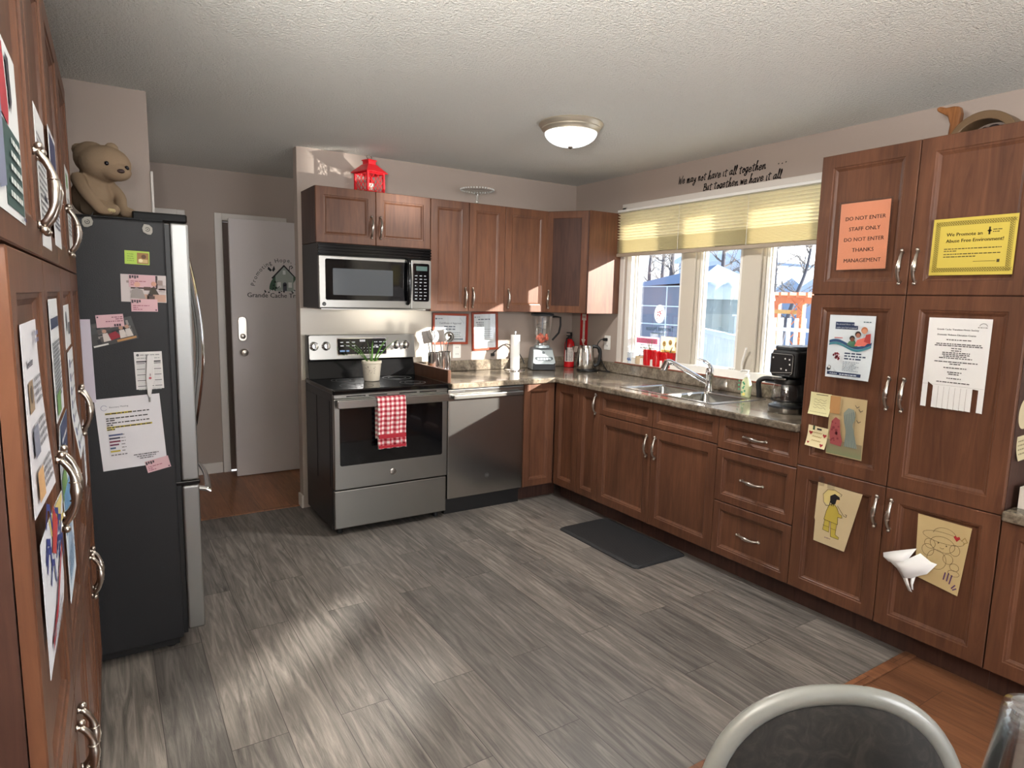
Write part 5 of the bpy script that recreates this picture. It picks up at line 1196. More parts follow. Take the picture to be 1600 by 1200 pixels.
# health poster
P = Print(3); w, h = .205, .281; nv = (38, 52, 82)
P.rect(nv, .03, h-.046, .115, h-.030); P.rect(nv, .03, h-.062, .132, h-.045)
P.text((216, 222, 228), 'Be around those who', .034, h-.043, .0098, bold=.02); P.text((216, 222, 228), 'make you feel accepted', .034, h-.058, .0098, bold=.02)
P.greek((70, 96, 104), .155, h-.029, .188, .004); P.rect((186, 96, 96), .03, h-.103, .068, h-.099)
wv = lambda u, c: c+.014*math.sin((u-.01)/.19*2*PI+.6)
for c0, dc, col in ((.148, .012, (44, 74, 110)), (.137, .010, (62, 120, 132))):
    for i in range(20):
        a, b = .008+i*.0095, .008+(i+1)*.0095; P.poly(col, [(a, wv(a, c0)), (b, wv(b, c0)), (b, wv(b, c0)+dc), (a, wv(a, c0)+dc)])
P.poly((70, 110, 84), [(.09, .152), (.10, .168), (.125, .172), (.14, .145), (.115, .142)]); P.poly((206, 106, 92), [(.125, .148), (.135, .175), (.175, .19), (.185, .165), (.17, .15)]); P.poly((168, 60, 56), [(.165, .17), (.172, .20), (.192, .205), (.194, .16)])
for u, v, c, r, hc_ in ((.113, .177, (104, 64, 46), .011, (34, 28, 28)), (.138, .196, (150, 98, 78), .012, (50, 34, 30)), (.165, .215, (196, 138, 108), .013, (176, 110, 74))): P.disc(hc_, u, v+.004, r*1.1); P.disc(c, u+.001, v-.001, r*.85)
for a in range(26):
    r = P.rn.uniform(0, .017); q = P.rn.uniform(0, 2*PI); P.disc((156, 54, 66), .05+r*math.cos(q), .098+r*math.sin(q)*1.1, P.rn.uniform(.002, .005), 7)
for r in range(3): P.greek(nv, .082, .110-r*.012, .082+(.075, .095, .08)[r], .006)
for r in range(7): P.greek((130, 140, 150), .082, .074-r*.0065, .155-.01*(r % 3), .003)
P.poly((44, 46, 50), [(.010, .04), (.02, .055), (.03, .05), (.028, .035), (.014, .03)]); P.disc((208, 206, 200), .022, .046, .006, 10); P.rect(nv, .008, .012, .165, .026)
for i in range(4): P.disc((206, 214, 222), .03+.009*i, .019, .0028, 8)
P.greek((206, 214, 222), .072, .0165, .15, .004)
f = rot(rp, -1.671, 1.16, 0); sheet('poster', 'colourful health poster with a blue wave and smiling people on the middle left pantry door', 'poster', f, w, h, (204, 212, 216), P, bend=lambda u, v: .0012+.05*max(0, (u/w-v/h-.45))**2)
# tear-off sheet
P = Print(4); w, h = .217, .357
P.text(K, 'Grande Cache Transition House Society', w*.48, h-.047, .0088, 'c', bold=.025); P.text(K, 'Domestic Violence Education Course', w*.47, h-.068, .0088, 'c', bold=.025)
for v, a, b in ((.086, .07, .155), (.102, .035, .19), (.109, .03, .195), (.119, .09, .125), (.128, .09, .125), (.136, .06, .16), (.143, .06, .155), (.150, .065, .15), (.157, .05, .165), (.172, .035, .185), (.180, .09, .13), (.195, .07, .15), (.212, .085, .135), (.220, .09, .13), (.236, .085, .135), (.252, .05, .17)): P.greek((70, 66, 66), a, h-v, b, .0035)
P.line((120, 118, 116), arc((.19, h-.03), .013, .3, PI-.3, 8), .002); P.greek((120, 118, 116), .172, h-.034, .205, .003)
P.line((120, 118, 116), [(.0, .094), (w, .094)], .0006)
o_ = [(0, .0), (0, h), (w, h), (w, 0)]; x = w; tw = w/11; pts = [(0, h), (0, .0)]
for k in range(11):
    a, b = k*tw, (k+1)*tw
    if k in (1, 9): pts += [(a, .0 if k == 0 else pts[-1][1]), (a, .09+(.012 if k == 1 else 0)), (b, .088), (b, .002)]
    else: pts += [(a+.0006, .002), (b-.0006, .001)]+([(b-.0004, .088), (b+.0004, .088)] if k not in (0, 8, 10) else [])
pts += [(w, 0), (w, h)]
f = rot(rp, -1.257, 1.087, 0); o = sheet('tear_off_notice', 'white notice with tear-off tabs along its foot on the middle right pantry door', 'notice', f, w, h, WHT, P, outline=pts, thick=.0008)
# sticky notes
P = Print(5)
for r in range(4): P.line((120, 116, 96), [(.02+.01*i, .07-.012*r+.004*math.sin(i*2.3+r)) for i in range(7)], .0013)
P.greek((150, 144, 110), .008, .012, .09, .002); P.line((84, 78, 60), [(.03, .094), (.085, .096)], .003)
sheet('sticky_note', 'pale yellow note with grey handwriting above the hearts note', 'note', rot(rp, -1.733, .978, -1, .002), .102, .103, (212, 206, 158), P, bend=lambda u, v: .012*max(0, 1-v/.07)**2)
P = Print(6); rd = (158, 44, 48)
for u, v, s in ((.016, .062, .010), (.085, .06, .010), (.012, .016, .006), (.078, .014, .009)): P.poly(rd, [(u, v-s), (u+s, v+s*.3), (u+s*.6, v+s*.9), (u, v+s*.5), (u-s*.6, v+s*.9), (u-s, v+s*.3)])
for r in range(3): P.line((150, 120, 60), [(.026+.005*i, .065-.019*r+.005*(i % 2)) for i in range(10)], .0018)
P.rect((60, 84, 60), .024, .078, .034, .098); P.rect(K, .045, .082, .068, .090)
sheet('sticky_note', 'cream note with four red hearts below the plain yellow note', 'note', rot(rp, -1.733, .828, -3, .004), .098, .097, (220, 208, 166), P, bend=lambda u, v: .012*max(0, 1-v/.06)**2)
# coloured drawing: plain garden scene in the drawing's colours
P = Print(7); w, h = .166, .271; gb = (82, 98, 102)
for i in range(8): P.rect((126+i*2, 132-i, 98), .002, .004+.008*i, w-.002, .013+.008*i)
P.rect((176, 132, 84), .002, .19, .05, h-.002)
P.poly((150, 74, 74), [(.02, .05), (.012, .10), (.018, .155), (.035, .175), (.055, .165), (.062, .11), (.075, .07), (.07, .045)])
for i in range(16): P.disc((122, 48, 56), P.rn.uniform(.02, .06), P.rn.uniform(.06, .165), P.rn.uniform(.003, .007), 8)
P.poly((132, 140, 130), [(.085, .05), (.088, .12), (.075, .16), (.07, .20), (.09, .225), (.115, .22), (.125, .19), (.115, .15), (.13, .10), (.145, .05)])
for i in range(7): P.line(gb, smoothpath([Vector((.09+.008*i, .05, 0)), Vector((.088+.006*i, .12, 0)), Vector((.074+.008*i, .19+.004*i, 0))], 4) and [(p.x, p.y) for p in smoothpath([Vector((.09+.008*i, .05, 0)), Vector((.088+.006*i, .12, 0)), Vector((.074+.008*i, .19+.004*i, 0))], 4)], .0018)
for u, v in ((.128, .235), (.145, .22), (.14, .17)): P.line((66, 62, 54), [(u-.008, v+.006), (u, v-.004), (u+.009, v+.003)], .0025)
sheet('drawing', 'child coloured drawing in tan, red and grey green beside the two small notes', 'drawing', rot(rp, -1.636, .807, -.3, .0), w, h, (184, 164, 124), P)
# raincoat child
P = Print(8); w, h = .208, .285; yl = (186, 166, 70); ol = (44, 38, 30)
P.poly((214, 196, 130), [(.035, .20), (.03, .235), (.05, .262), (.085, .268), (.11, .258), (.08, .225), (.055, .19)])
coat = [(.062, .19), (.082, .205), (.10, .19), (.112, .165), (.125, .160), (.128, .148), (.108, .146), (.110, .112), (.044, .118), (.052, .16)]
P.poly(yl, coat); P.poly(yl, [(.048, .118), (.072, .116), (.072, .064), (.042, .068)]); P.poly(yl, [(.078, .114), (.106, .112), (.104, .062), (.122, .054), (.120, .044), (.082, .046)])
P.poly((30, 26, 28), [(.066, .205), (.064, .235), (.085, .250), (.108, .24), (.110, .228), (.096, .226), (.092, .205), (.078, .198)]); P.poly((204, 178, 132), [(.096, .226), (.112, .228), (.110, .212), (.098, .203), (.092, .208)])
for u in (.066, .076, .084): P.line((30, 26, 28), [(u, .21), (u-.002, .192)], .003)
P.line(ol, coat+[coat[0]], .0018); P.line(ol, [(.035, .20), (.03, .235), (.05, .262), (.085, .268), (.118, .255), (.114, .246)], .002); P.line(ol, [(.035, .20), (.048, .185), (.062, .19)], .002); P.line(ol, [(.102, .198), (.135, .160), (.146, .158), (.148, .168), (.140, .168)], .0022)
P.line(ol, [(.048, .118), (.042, .068), (.072, .064), (.072, .116)], .0016); P.line(ol, [(.078, .114), (.082, .046), (.120, .044), (.122, .054), (.104, .062), (.106, .112)], .0016); P.line(ol, [(.042, .09), (.072, .088)], .0014); P.line(ol, [(.08, .085), (.105, .084)], .0014); P.greek((92, 60, 100), .055, .033, .085, .003)
sheet('drawing', 'child in a yellow raincoat coloured in, on the lower left pantry door', 'drawing', rot(rp, -1.658, .378, 0), w, h, (196, 178, 142), P, outline=[(0, .002), (.0, .10), (-.004, .11), (.0, .285), (.208, .281), (.150, -.004)])
rc = bpy.data.objects['drawing.001']; tape(rc, rot(rp, -1.658, .378), .0, .27, .03, .045); tape(rc, rot(rp, -1.658, .378), .045, .268, .035, .03)
# child in a sun hat
P = Print(9); w, h = .194, .287; ol = (116, 100, 74)
E_ = lambda cx, cy_, a, b, n=20, s=0, e=2*PI: [(cx+a*math.cos(s+(e-s)*i/n), cy_+b*math.sin(s+(e-s)*i/n)) for i in range(n+1)]
for q in (E_(.10, .215, .075, .022), E_(.105, .225, .042, .032, 14, .1, PI-.1), E_(.10, .187, .045, .032), E_(.085, .12, .035, .04), E_(.05, .15, .022, .024), E_(.125, .135, .018, .02), E_(.15, .11, .016, .015), E_(.15, .085, .02, .012), E_(.055, .178, .02, .02), E_(.145, .178, .018, .022)): P.line(ol, q, .0016)
P.disc(ol, .085, .19, .003, 8); P.disc(ol, .115, .186, .003, 8); P.line(ol, [(.093, .173), (.10, .170), (.107, .173)], .0016)
u, v, s = .148, .228, .012; P.poly((168, 44, 48), [(u, v-s), (u+s, v+s*.3), (u+s*.6, v+s*.9), (u, v+s*.5), (u-s*.6, v+s*.9), (u-s, v+s*.3)]); P.line((150, 126, 72), [(.165, .225), (.175, .24), (.185, .225), (.172, .215)], .003)
for a, b, c, d in ((.118, .05, .122, .078), (.13, .048, .134, .08), (.14, .04, .146, .075), (.15, .025, .16, .04), (.155, .02, .165, .028)): P.line((84, 56, 98), [(a, b), (c, d)], .0045)
sheet('drawing', 'pencil drawing of a child in a sun hat on the lower right pantry door', 'drawing', rot(rp, -1.219, .357, 0), w, h, (190, 168, 122), P, outline=[(.012, .024), (.0, .287), (.194, .285), (.172, .0)])
# torn folded flyer sticking out
t = thing('torn_flyer', 'torn white flyer curling out beside the sun hat drawing', 'flyer', (XF-.03, 1.22, .33))
def strip(name, rows, mat):
    bm = B(); G = [[bm.verts.new(rp(*p)) for p in r] for r in rows]
    for a, b in zip(G, G[1:]):
        for i in range(len(a)-1): bm.faces.new((a[i], a[i+1], b[i+1], b[i]))
    o = obj(name, bm, mat, t, smooth=True); sd = o.modifiers.new('thickness', 'SOLIDIFY'); sd.thickness = .0007
    return o
MP = pmat('paper_222_222_220', rgb(222, 222, 220), .6)
strip('folded_flap', [[(-1.322, .445, .035), (-1.28, .468, .04), (-1.24, .486, .03), (-1.205, .50, .012)], [(-1.31, .435, .055), (-1.275, .447, .062), (-1.24, .462, .055), (-1.212, .477, .03)], [(-1.285, .424, .06), (-1.262, .43, .066), (-1.24, .440, .062), (-1.22, .452, .045)]], MP)
strip('page', [[(-1.28, .425, .058), (-1.255, .435, .064), (-1.225, .452, .05), (-1.19, .485, .012), (-1.15, .462, .008)], [(-1.255, .405, .052), (-1.235, .412, .056), (-1.205, .425, .045), (-1.165, .445, .018), (-1.125, .462, .012)], [(-1.235, .37, .04), (-1.222, .372, .042), (-1.20, .38, .036), (-1.18, .395, .024), (-1.155, .41, .018)]], MP)
strip('tab', [[(-1.235, .372, .04), (-1.215, .374, .041)], [(-1.222, .34, .032), (-1.207, .34, .033)], [(-1.212, .318, .028), (-1.198, .318, .028)]], MP)
strip('tab', [[(-1.205, .38, .036), (-1.19, .388, .03)], [(-1.205, .355, .034), (-1.195, .352, .033)], [(-1.196, .335, .04), (-1.189, .333, .04)]], MP)
# pantry end panel and the low worktop at the right edge
ep = Fr((XF+.02, A6, 0), (1, 0, 0), (0, 0, 1), (0, -1, 0))
P = Print(1); sheet('paper_cutout', 'round cream paper cut-out on the pantry end panel at the right edge', 'paper', ep, .1, .1, (196, 184, 150), None, outline=[(.065+.052*math.cos(a*2*PI/24), 1.10+.058*math.sin(a*2*PI/24)) for a in range(24)])
for r in range(4): P.greek((130, 120, 92), .01, .02+.016*r, .085, .005)
sheet('sticky_note', 'cream note on the pantry end panel below the round paper at the right edge', 'note', rot(ep, .030, .925, 2), .095, .09, (196, 186, 150), P, bend=lambda u, v: .01*max(0, 1-v/.06)**2)
t = thing('card_box', 'small open white cardboard box with print on the low worktop at the right edge', 'box', (2.91, .84, .746)); M_CB = pmat('paper_206_200_190', rgb(206, 200, 190), .6)
bm = B(); x0, x1, y0, y1 = 2.842, 2.99, .80, .915
box(bm, x0, x1, y0, y1, .7458, .749); fz = Fr((0, 0, .749), (1, 0, 0), (0, 1, 0), (0, 0, 1)); frame_box(bm, fz, x0, x1, y0, y1, .003, 0, .078); obj('carton', bm, M_CB, t)
obj('contents', box(B(), x0+.004, x1-.004, y0+.004, y1-.004, .7495, .812), flat('teal_cards', 44, 66, 70), t, .002)
P = Print(6)
for r in range(5): P.greek((110, 106, 104), .03, .015+.01*r, .10, .004)
P.rect((150, 146, 140), .07, .03, .095, .06); P.build(t, Fr((x0, y0, .749), (1, 0, 0), (0, 0, 1), (0, -1, 0)))
P = Print(7)
for r in range(4): P.greek((110, 106, 104), .02, .015+.012*r, .09, .004)
P.build(t, Fr((x0, y1, .749), (0, -1, 0), (0, 0, 1), (-1, 0, 0)))

# ------------------------------------------------------------------ fridge side
fp = Fr((0, FY0, 0), (1, 0, 0), (0, 0, 1), (0, -1, 0)); PK = (206, 168, 174)
MG_ = 'leaf shaped magnets at the top of the fridge side'
for u, v, a, lab in ((-.041, 1.722, 150, 'grey leaf shaped magnet below the plush toy on the fridge side'), (.148, 1.709, -150, 'grey leaf shaped magnet near the hinge at the top of the fridge side')):
    f = rot(fp, u, v, a); t = thing('magnet', lab, 'magnet', f.o, 0, MG_)
    bm = B(); prism(bm, f, [(0, -.022), (.014, -.012), (.018, .002), (.010, .016), (0, .022), (-.010, .016), (-.018, .002), (-.014, -.012)], 0, .004); obj('leaf_plate', bm, flat('magnet_grey', 150, 146, 136, .4), t, .001)
    bm = B(); tube(bm, [f(0, -.02, .002), f(0, -.042, .002)], .0012, 6); obj('stem', bm, flat('magnet_dark', 60, 58, 56), t)
    P = Print(); P.line((70, 66, 62), arc((0, 0), .007, 0, 5.2, 14), .0022); P.disc((70, 66, 62), 0, 0, .0025, 8); P.build(t, f, off=.0045)
P = Print(1)
for r in range(4): P.greek((120, 150, 60), .008, .012+.008*r, .03, .0025)
P.rect((150, 112, 66), .040, .003, .078, .044); P.rect((196, 170, 120), .044, .007, .075, .02); P.disc((226, 214, 170), .052, .015, .007, 12); P.disc((96, 66, 42), .062, .03, .008, 10)
sheet('magnet_card', 'lime green magnet card with a brown picture on the fridge side', 'magnet', rot(fp, .068, 1.578, -1.5), .081, .05, (170, 200, 80), P)
def photo_print(P, w, h, seed, cols):
    P.rn = random.Random(seed)
    for i in range(26): u, v = P.rn.uniform(.01, w-.012), P.rn.uniform(.01, h-.012); P.rect(P.rn.choice(cols), u, v, min(w, u+P.rn.uniform(.006, .024)), min(h, v+P.rn.uniform(.008, .02)))
P = Print(2); w, h = .150, .103; P.rect((66, 48, 44), .032, .05, .12, .098); P.rect((186, 150, 132), .06, .002, w-.002, .03)
photo_print(P, w, h, 3, [(150, 132, 126), (84, 66, 60), (54, 44, 48), (172, 160, 158)]); P.poly((150, 142, 138), [(.03, .015), (.035, .045), (.05, .055), (.07, .045), (.08, .012)]); P.disc((206, 160, 140), .053, .066, .010); P.poly((64, 56, 44), [(.092, .03), (.098, .055), (.11, .06), (.125, .03)]); P.disc((200, 150, 128), .108, .07, .009)
sheet('photograph', 'photo print of two people at a table pinned under pink cards on the fridge side', 'photograph', rot(fp, .050, 1.437, -1, .0), w, h, (196, 186, 184), P)
def pinkcard(lab, u, v, a, off, flip=False, w=.088, h=.047):
    P = Print(int(u*999+v*77)); f = rot(fp, u, v, a, off)
    if not flip: photo = [(P.rect((70, 60, 66), .002+.008*i, h-.015+.003*(i % 2), .008+.008*i, h-.003)) for i in range(4)]; P.greek((150, 90, 104), .006, h-.026, .06, .003); P.greek((150, 90, 104), .006, h-.033, .022, .003); P.greek((150, 90, 104), .006, h-.040, .036, .003)
    else: P.greek((120, 70, 84), .05, h-.012, .085, .003); P.greek((120, 70, 84), .062, h-.019, .085, .003); P.greek((120, 70, 84), .03, h-.027, .085, .003); [P.rect((70, 60, 66), .055+.008*i, .002, .061+.008*i, .011) for i in range(3)]
    P.disc((80, 60, 70), w-.006 if not flip else .006, .006 if not flip else h-.008, .003, 8)
    sheet('magnet_card', lab, 'magnet', f, w, h, PK, P, group='pink business card magnets on the fridge side', thick=.0012)
pinkcard('pink card magnet holding the top edge of the two-people photo', .077, 1.492, -1, .0022)
pinkcard('pink card magnet holding the bottom edge of the two-people photo', .081, 1.400, 0, .0022)
P = Print(4); w, h = .150, .088; P.rect((70, 72, 72), .002, .05, w-.002, h-.002); photo_print(P, w, h, 8, [(108, 106, 104), (44, 44, 48), (140, 134, 130), (84, 78, 76)]); P.poly((138, 34, 46), [(.055, .014), (.06, .04), (.085, .045), (.098, .02)])
for u in (.05, .105, .125): P.poly((200, 192, 186), [(u-.012, .015), (u-.008, .045), (u+.008, .045), (u+.012, .015)]); P.disc((176, 136, 116), u, .053, .007)
P.rect((176, 132, 84), .08, .004, .145, .012); P.rect((206, 204, 200), .002, .002, .05, .008)
sheet('photograph', 'tilted dark group photo print under a pink card on the fridge side', 'photograph', rot(fp, -.046, 1.262, 14), w, h, (64, 62, 62), P)
pinkcard('pink card magnet on the top left of the tilted group photo', -.032, 1.338, 4, .0022, True)
P = Print(5); w, h = .094, .145; P.disc((90, 90, 92), .012, h-.012, .005, 10); P.greek((150, 150, 150), .02, h-.014, .085, .004); P.greek((150, 150, 150), .008, h-.026, .085, .003); P.rect((60, 60, 62), .006, h-.040, .088, h-.035)
for r in range(5):
    P.rect((110, 110, 112), .006, h-.046-.022*r, .034, h-.043-.022*r); P.rect((110, 110, 112), .038, h-.046-.022*r, .06, h-.043-.022*r); P.rect((110, 110, 112), .064, h-.046-.022*r, .088, h-.043-.022*r)
    for q in range(2): P.greek((190, 190, 190), .008, h-.053-.022*r-.006*q, .086, .002)
sheet('calendar_card', 'white printed schedule card behind the pen on the fridge side', 'card', rot(fp, .083, 1.100, 1.0), w, h, (216, 214, 212), P)
P = Print(6); w, h = .216, .279
P.text((70, 72, 84), 'Recovery Meeting', .045, h-.038, .0085); P.line((120, 122, 150), arc((.028, h-.036), .010, .5, 5.6, 10), .0014)
yy = (196, 176, 40)
for v, a, b, hl in ((.062, .03, .175, .6), (.080, .03, .17, 0), (.088, .03, .06, 0), (.098, .03, .172, 0), (.106, .03, .05, 0), (.115, .03, .18, 1), (.123, .03, .055, 1)):
    if hl: P.rect(yy, a-.001, h-v-.001, a+(b-a)*hl, h-v+.0058)
    P.greek((64, 62, 60), a, h-v, b, .0042)
for i, c in enumerate(((62, 78, 120), (52, 52, 72), (120, 44, 66), (110, 50, 80), (70, 96, 130), (186, 164, 50))): P.rect(c, .032, h-.146-.0125*i, .032+(.046, .036, .036, .03, .018, .032)[i], h-.140-.0125*i); P.greek((120, 118, 120), .07, h-.145-.0125*i, .085, .003)
P.greek((110, 108, 110), .032, h-.222, .09, .004)
for r in range(3): P.greek((80, 78, 80), .105+.01*r, h-.232-.008*r, .19-.01*r, .0032)
sheet('letter', 'white letter with yellow highlighter lines on the fridge side', 'letter', rot(fp, -.041, .791, 3.2), w, h, (212, 210, 214), P)
pinkcard('pink card magnet on the lower right corner of the highlighted letter', .106, .767, 12, .0025, False, .083, .047)
t = thing('pen', 'white pen with magnet hanging over the schedule card and letter', 'pen', fp(.13, 1.05, .004))
f = rot(fp, .135, 1.232, -3, .003)
bm = B(); prism(bm, f, [(-.012, 0), (.012, .002), (.012, -.09), (.004, -.155), (.0, -.166), (-.008, -.155), (-.014, -.09)], 0, .008); obj('barrel', bm, flat('pen_white', 212, 210, 208, .35), t, .002)
bm = B(); tube(bm, [f(.0, -.163, .004), f(.0, -.182, .004)], .003, 8); obj('tip', bm, flat('pen_tip', 150, 148, 146, .3), t)
P = Print(); P.disc((178, 90, 98), 0, -.088, .005, 10); P.rect((150, 140, 140), -.002, -.08, .002, -.07); P.build(t, f, off=.0085)
P = Print(8); P.poly((150, 140, 160), [(.06, .27), (.14, .27), (.13, .22)]); P.poly((176, 168, 184), [(.09, .12), (.16, .14), (.15, .06)])
sheet('paper_sheet', 'plain pale lilac sheet on the fridge side half hidden by the pantry', 'paper', rot(fp, -.265, 1.058, .6), .216, .31, (196, 188, 200), P, bend=lambda u, v: .002)

# ------------------------------------------------------------------ sheets on the left pantries
lp = Fr(lfr(0, 0, .020), lfr.U, lfr.V, lfr.N)
P = Print(1); w, h = .285, .216
P.rect((50, 78, 76), .10, .01, .275, .11); P.poly((164, 42, 54), [(.09, .20), (.15, .205), (.17, .13), (.16, .11), (.10, .115)]); P.poly((44, 40, 52), [(.17, .20), (.2, .2), (.21, .15), (.19, .13)]); P.poly((120, 126, 150), [(.03, .02), (.09, .03), (.09, .19), (.02, .20)])
for r in range(5): P.greek((206, 214, 212), .12+.01*r, .022+.017*r, .25, .007)
P.greek((50, 50, 90), .23, .002, .265, .005)
sheet('poster', 'glossy poster with red figure and dark green text on the first upper left door', 'poster', rot(lp, .865, 1.567, 0), w, h, (212, 216, 218), P)
def lsheet(label, u, v, w, h, col, fn, bend=None, a=0, name='notice'):
    P = Print(int(u*100)); fn(P, w, h); sheet(name, label, 'notice', rot(lp, u, v, a), w, h, col, P, bend=bend)
def body(P, w, h, top=.0, lines=14, col=(120, 122, 128)):
    for r in range(lines): P.greek(col, .018, h-.03-top-r*(h-.06-top)/lines, w-.02-.03*(r % 3 == 2), .0055)
lsheet('narrow white letter taped behind the handle on the second upper left door', 1.42, 1.555, .20, .245, (218, 220, 222), lambda P, w, h: (body(P, w, h, .02), P.rect((60, 62, 74), .10, .09, .16, .10)))
def f3(P, w, h): P.rect((58, 62, 96), .02, h-.075, w-.02, h-.012); body(P, w, h, .075, 11, (90, 90, 108))
lsheet('white flyer with a navy blue picture at the top on the third upper left door', 1.745, 1.575, .21, .255, (216, 218, 222), f3)
lsheet('white sheet on the fourth upper left door just before the fridge', 2.36, 1.60, .20, .245, (214, 216, 214), lambda P, w, h: (P.rect((120, 156, 110), .02, h-.06, .1, h-.02), body(P, w, h, .07, 9)))
def f1(P, w, h):
    P.text((70, 66, 80), 'Newsletter', .03, h-.058, .016, bold=.02)
    for i in range(3):
        c = ((150, 128, 104), (120, 124, 140), (196, 156, 110))[i]; P.rect(c, .025, h-.115-.058*i, .075, h-.075-.058*i); P.disc((90, 76, 64), .05, h-.092-.058*i, .012, 10)
        for r in range(4): P.greek((120, 120, 126), .085, h-.08-.058*i-.010*r, w-.02, .0045)
    for r in range(2): P.greek((110, 112, 140), .12, h-.02-.01*r, w-.02, .006)
lsheet('white newsletter with small photos curling off the first middle left door', .968, 1.19, .185, .245, (206, 206, 212), f1, lambda u, v: .002+.010*max(0, 1-v/.2)**1.5*(u/.185))
def f2(P, w, h): P.rect((44, 56, 84), .012, h-.055, w-.012, h-.035); body(P, w, h, .055, 15, (120, 124, 130)); P.rect((110, 150, 90), .02, .01, .11, .05)
lsheet('white page with a dark blue heading bar on the second middle left door', 1.405, 1.235, .205, .225, (208, 212, 216), f2, lambda u, v: .002)
def f2b(P, w, h): P.poly((58, 70, 104), [(.0, h), (w, h), (w, h*.45), (.06, h*.35)]); P.poly((120, 160, 100), [(0, h*.3), (.1, h*.36), (.14, 0), (0, 0)]); P.greek((214, 216, 220), .05, h*.7, w-.02, .009); P.disc((196, 210, 230), .12, h*.52, .014, 10)
lsheet('navy and green leaflet curling out below the blue-headed page', 1.405, 1.085, .205, .145, (196, 206, 216), f2b, lambda u, v: .002+.010*max(0, v/.145-.55)**1.3)
lsheet('white sheet with a dark emblem on the third middle left door', 1.85, 1.335, .21, .105, (212, 214, 216), lambda P, w, h: (P.disc((70, 74, 84), .07, .065, .025), P.rect((90, 92, 100), .12, .03, .19, .06)))
def f4(P, w, h):
    for r in range(7): P.rect((90, 100, 140), .03, h-.04-.034*r, .06, h-.02-.034*r); P.greek((140, 144, 150), .07, h-.035-.034*r, w-.02, .006)
lsheet('long white list with blue marks on the third middle left door below the emblem sheet', 1.85, 1.065, .215, .262, (214, 218, 222), f4, lambda u, v: .002+.012*max(0, 1-v/.1))
lsheet('thin white strip of paper on the fourth middle left door', 2.36, .86, .10, .20, (216, 218, 222), lambda P, w, h: body(P, w, h, 0, 6, (110, 112, 160)))
def f5(P, w, h):
    P.rn = random.Random(9); P.poly((206, 190, 120), [(.1, h), (.26, h), (.28, h-.05), (.12, h-.03)])
    for i in range(9):
        u, v = P.rn.uniform(.04, .24), P.rn.uniform(.09, .21); P.line((50, 62, 128), [(u, v), (u+.02, v+.022), (u+.05, v+.012), (u+.06, v-.02)], .010)
    P.poly((176, 60, 60), [(.11, .14), (.15, .20), (.19, .165), (.16, .12)]); P.line((160, 36, 50), [(.05, .03), (.13, .05), (.24, .10)], .016)
    for r in range(3): P.greek((120, 120, 130), .05, .012+.012*r, .2, .005)
lsheet('colourful comic style sheet in blue and red curling off between the left doors', 1.0, .955, .27, .19, (208, 212, 220), f5, lambda u, v: .002+.010*max(0, v/.19-.35)*(u/.27)**2+.003*abs(math.sin(v*30))*(u/.27), 0)
def f6(P, w, h): P.rect((120, 170, 210), .01, h-.09, w-.01, h-.01); [P.line((90, 140, 190), [(.02+.012*i, .03), (.05+.012*i, h-.02)], .003) for i in range(10)]; body(P, w, h, .11, 6, (120, 150, 180))
lsheet('pale blue and white poster low on the second middle left door', 1.41, .885, .20, .22, (204, 218, 230), f6, lambda u, v: .003)

# ------------------------------------------------------------------ outside the window
M_SNOW = pmat('snow', rgb(236, 240, 246), .9)
struct('ground', box(B(), XR+.3, 70, -30, 60, -.62, -.5), M_SNOW)
M_FEN = pmat('white_painted_wood', rgb(206, 214, 222), .7)
A_, B_ = Vector((8.3, 7.55, -.5)), Vector((5.93, 4.53, -.5)); ff = Fr(B_, A_-B_, (0, 0, 1), (-1, .785, 0)); Lf = (A_-B_).length
t = thing('fence', 'pale blue white wooden board fence outside the middle window pane', 'fence', (A_+B_)/2)
bm = B(); n = int(Lf/.145)
for i in range(n): fbox(bm, ff, i*.145, i*.145+.138, .05, 1.56, 0, .022)
obj('fence_boards', bm, M_FEN, t)
obj('cap_rail', fbox(B(), ff, -.05, Lf, 1.56, 1.62, -.05, .07), M_FEN, t, .01)
for i in range(3): obj('fence_post', fbox(B(), ff, i*Lf/2-.06, i*Lf/2+.04, 0, 1.58, -.1, -.005), M_FEN, t)
t = thing('garden_box', 'pale upright box standing behind the right end of the white fence', 'box', (6.55, 4.98, -.5)); bm = B(); box(bm, 6.48, 6.65, 4.95, 5.13, -.5, 1.33); obj('cabinet', bm, flat('box_blue_grey', 196, 208, 224, .6), t, .01); obj('lid', box(B(), 6.46, 6.67, 4.93, 5.15, 1.33, 1.35), flat('box_lid', 214, 222, 232, .6), t)
# covered shape under tarpaulin
t = thing('tarpaulin_cover', 'large grey green tarpaulin draped over something behind the fence', 'tarpaulin', (9.9, 8.05, -.5))
bm = B(); n = 72; loops = []
for i in range(15):
    q = i/14; z = -.49+2.36*math.sin(PI/2*q)**.9; r = (1-q**10)**.5 if q < 1 else .001
    fl = .09*(1-q)+.025
    loops.append([Vector((9.9+.8*r*(1+fl*math.sin(k*2*PI/n*11+q*1.5)+fl*.6*math.sin(k*2*PI/n*23))*math.cos(k*2*PI/n), 8.05+.78*r*(1+fl*math.sin(k*2*PI/n*11+q*1.5)+fl*.6*math.sin(k*2*PI/n*23))*math.sin(k*2*PI/n), z)) for k in range(n)])
ring_loops(bm, loops); obj('cover', bm, flat('tarp_grey', 128, 140, 140, .8), t, smooth=True)
bm = B(); rr = loops[9]; up_ = [loops[j] for j in (10, 11, 12, 13, 14)]
ring_loops(bm, [[Vector((9.9, 8.05, p.z))+(p-Vector((9.9, 8.05, p.z)))*1.02+Vector((0, 0, .012)) for p in l] for l in [loops[9]]+up_], False, False); obj('upper_sheet', bm, flat('tarp_pale', 190, 202, 200, .8), t, smooth=True)
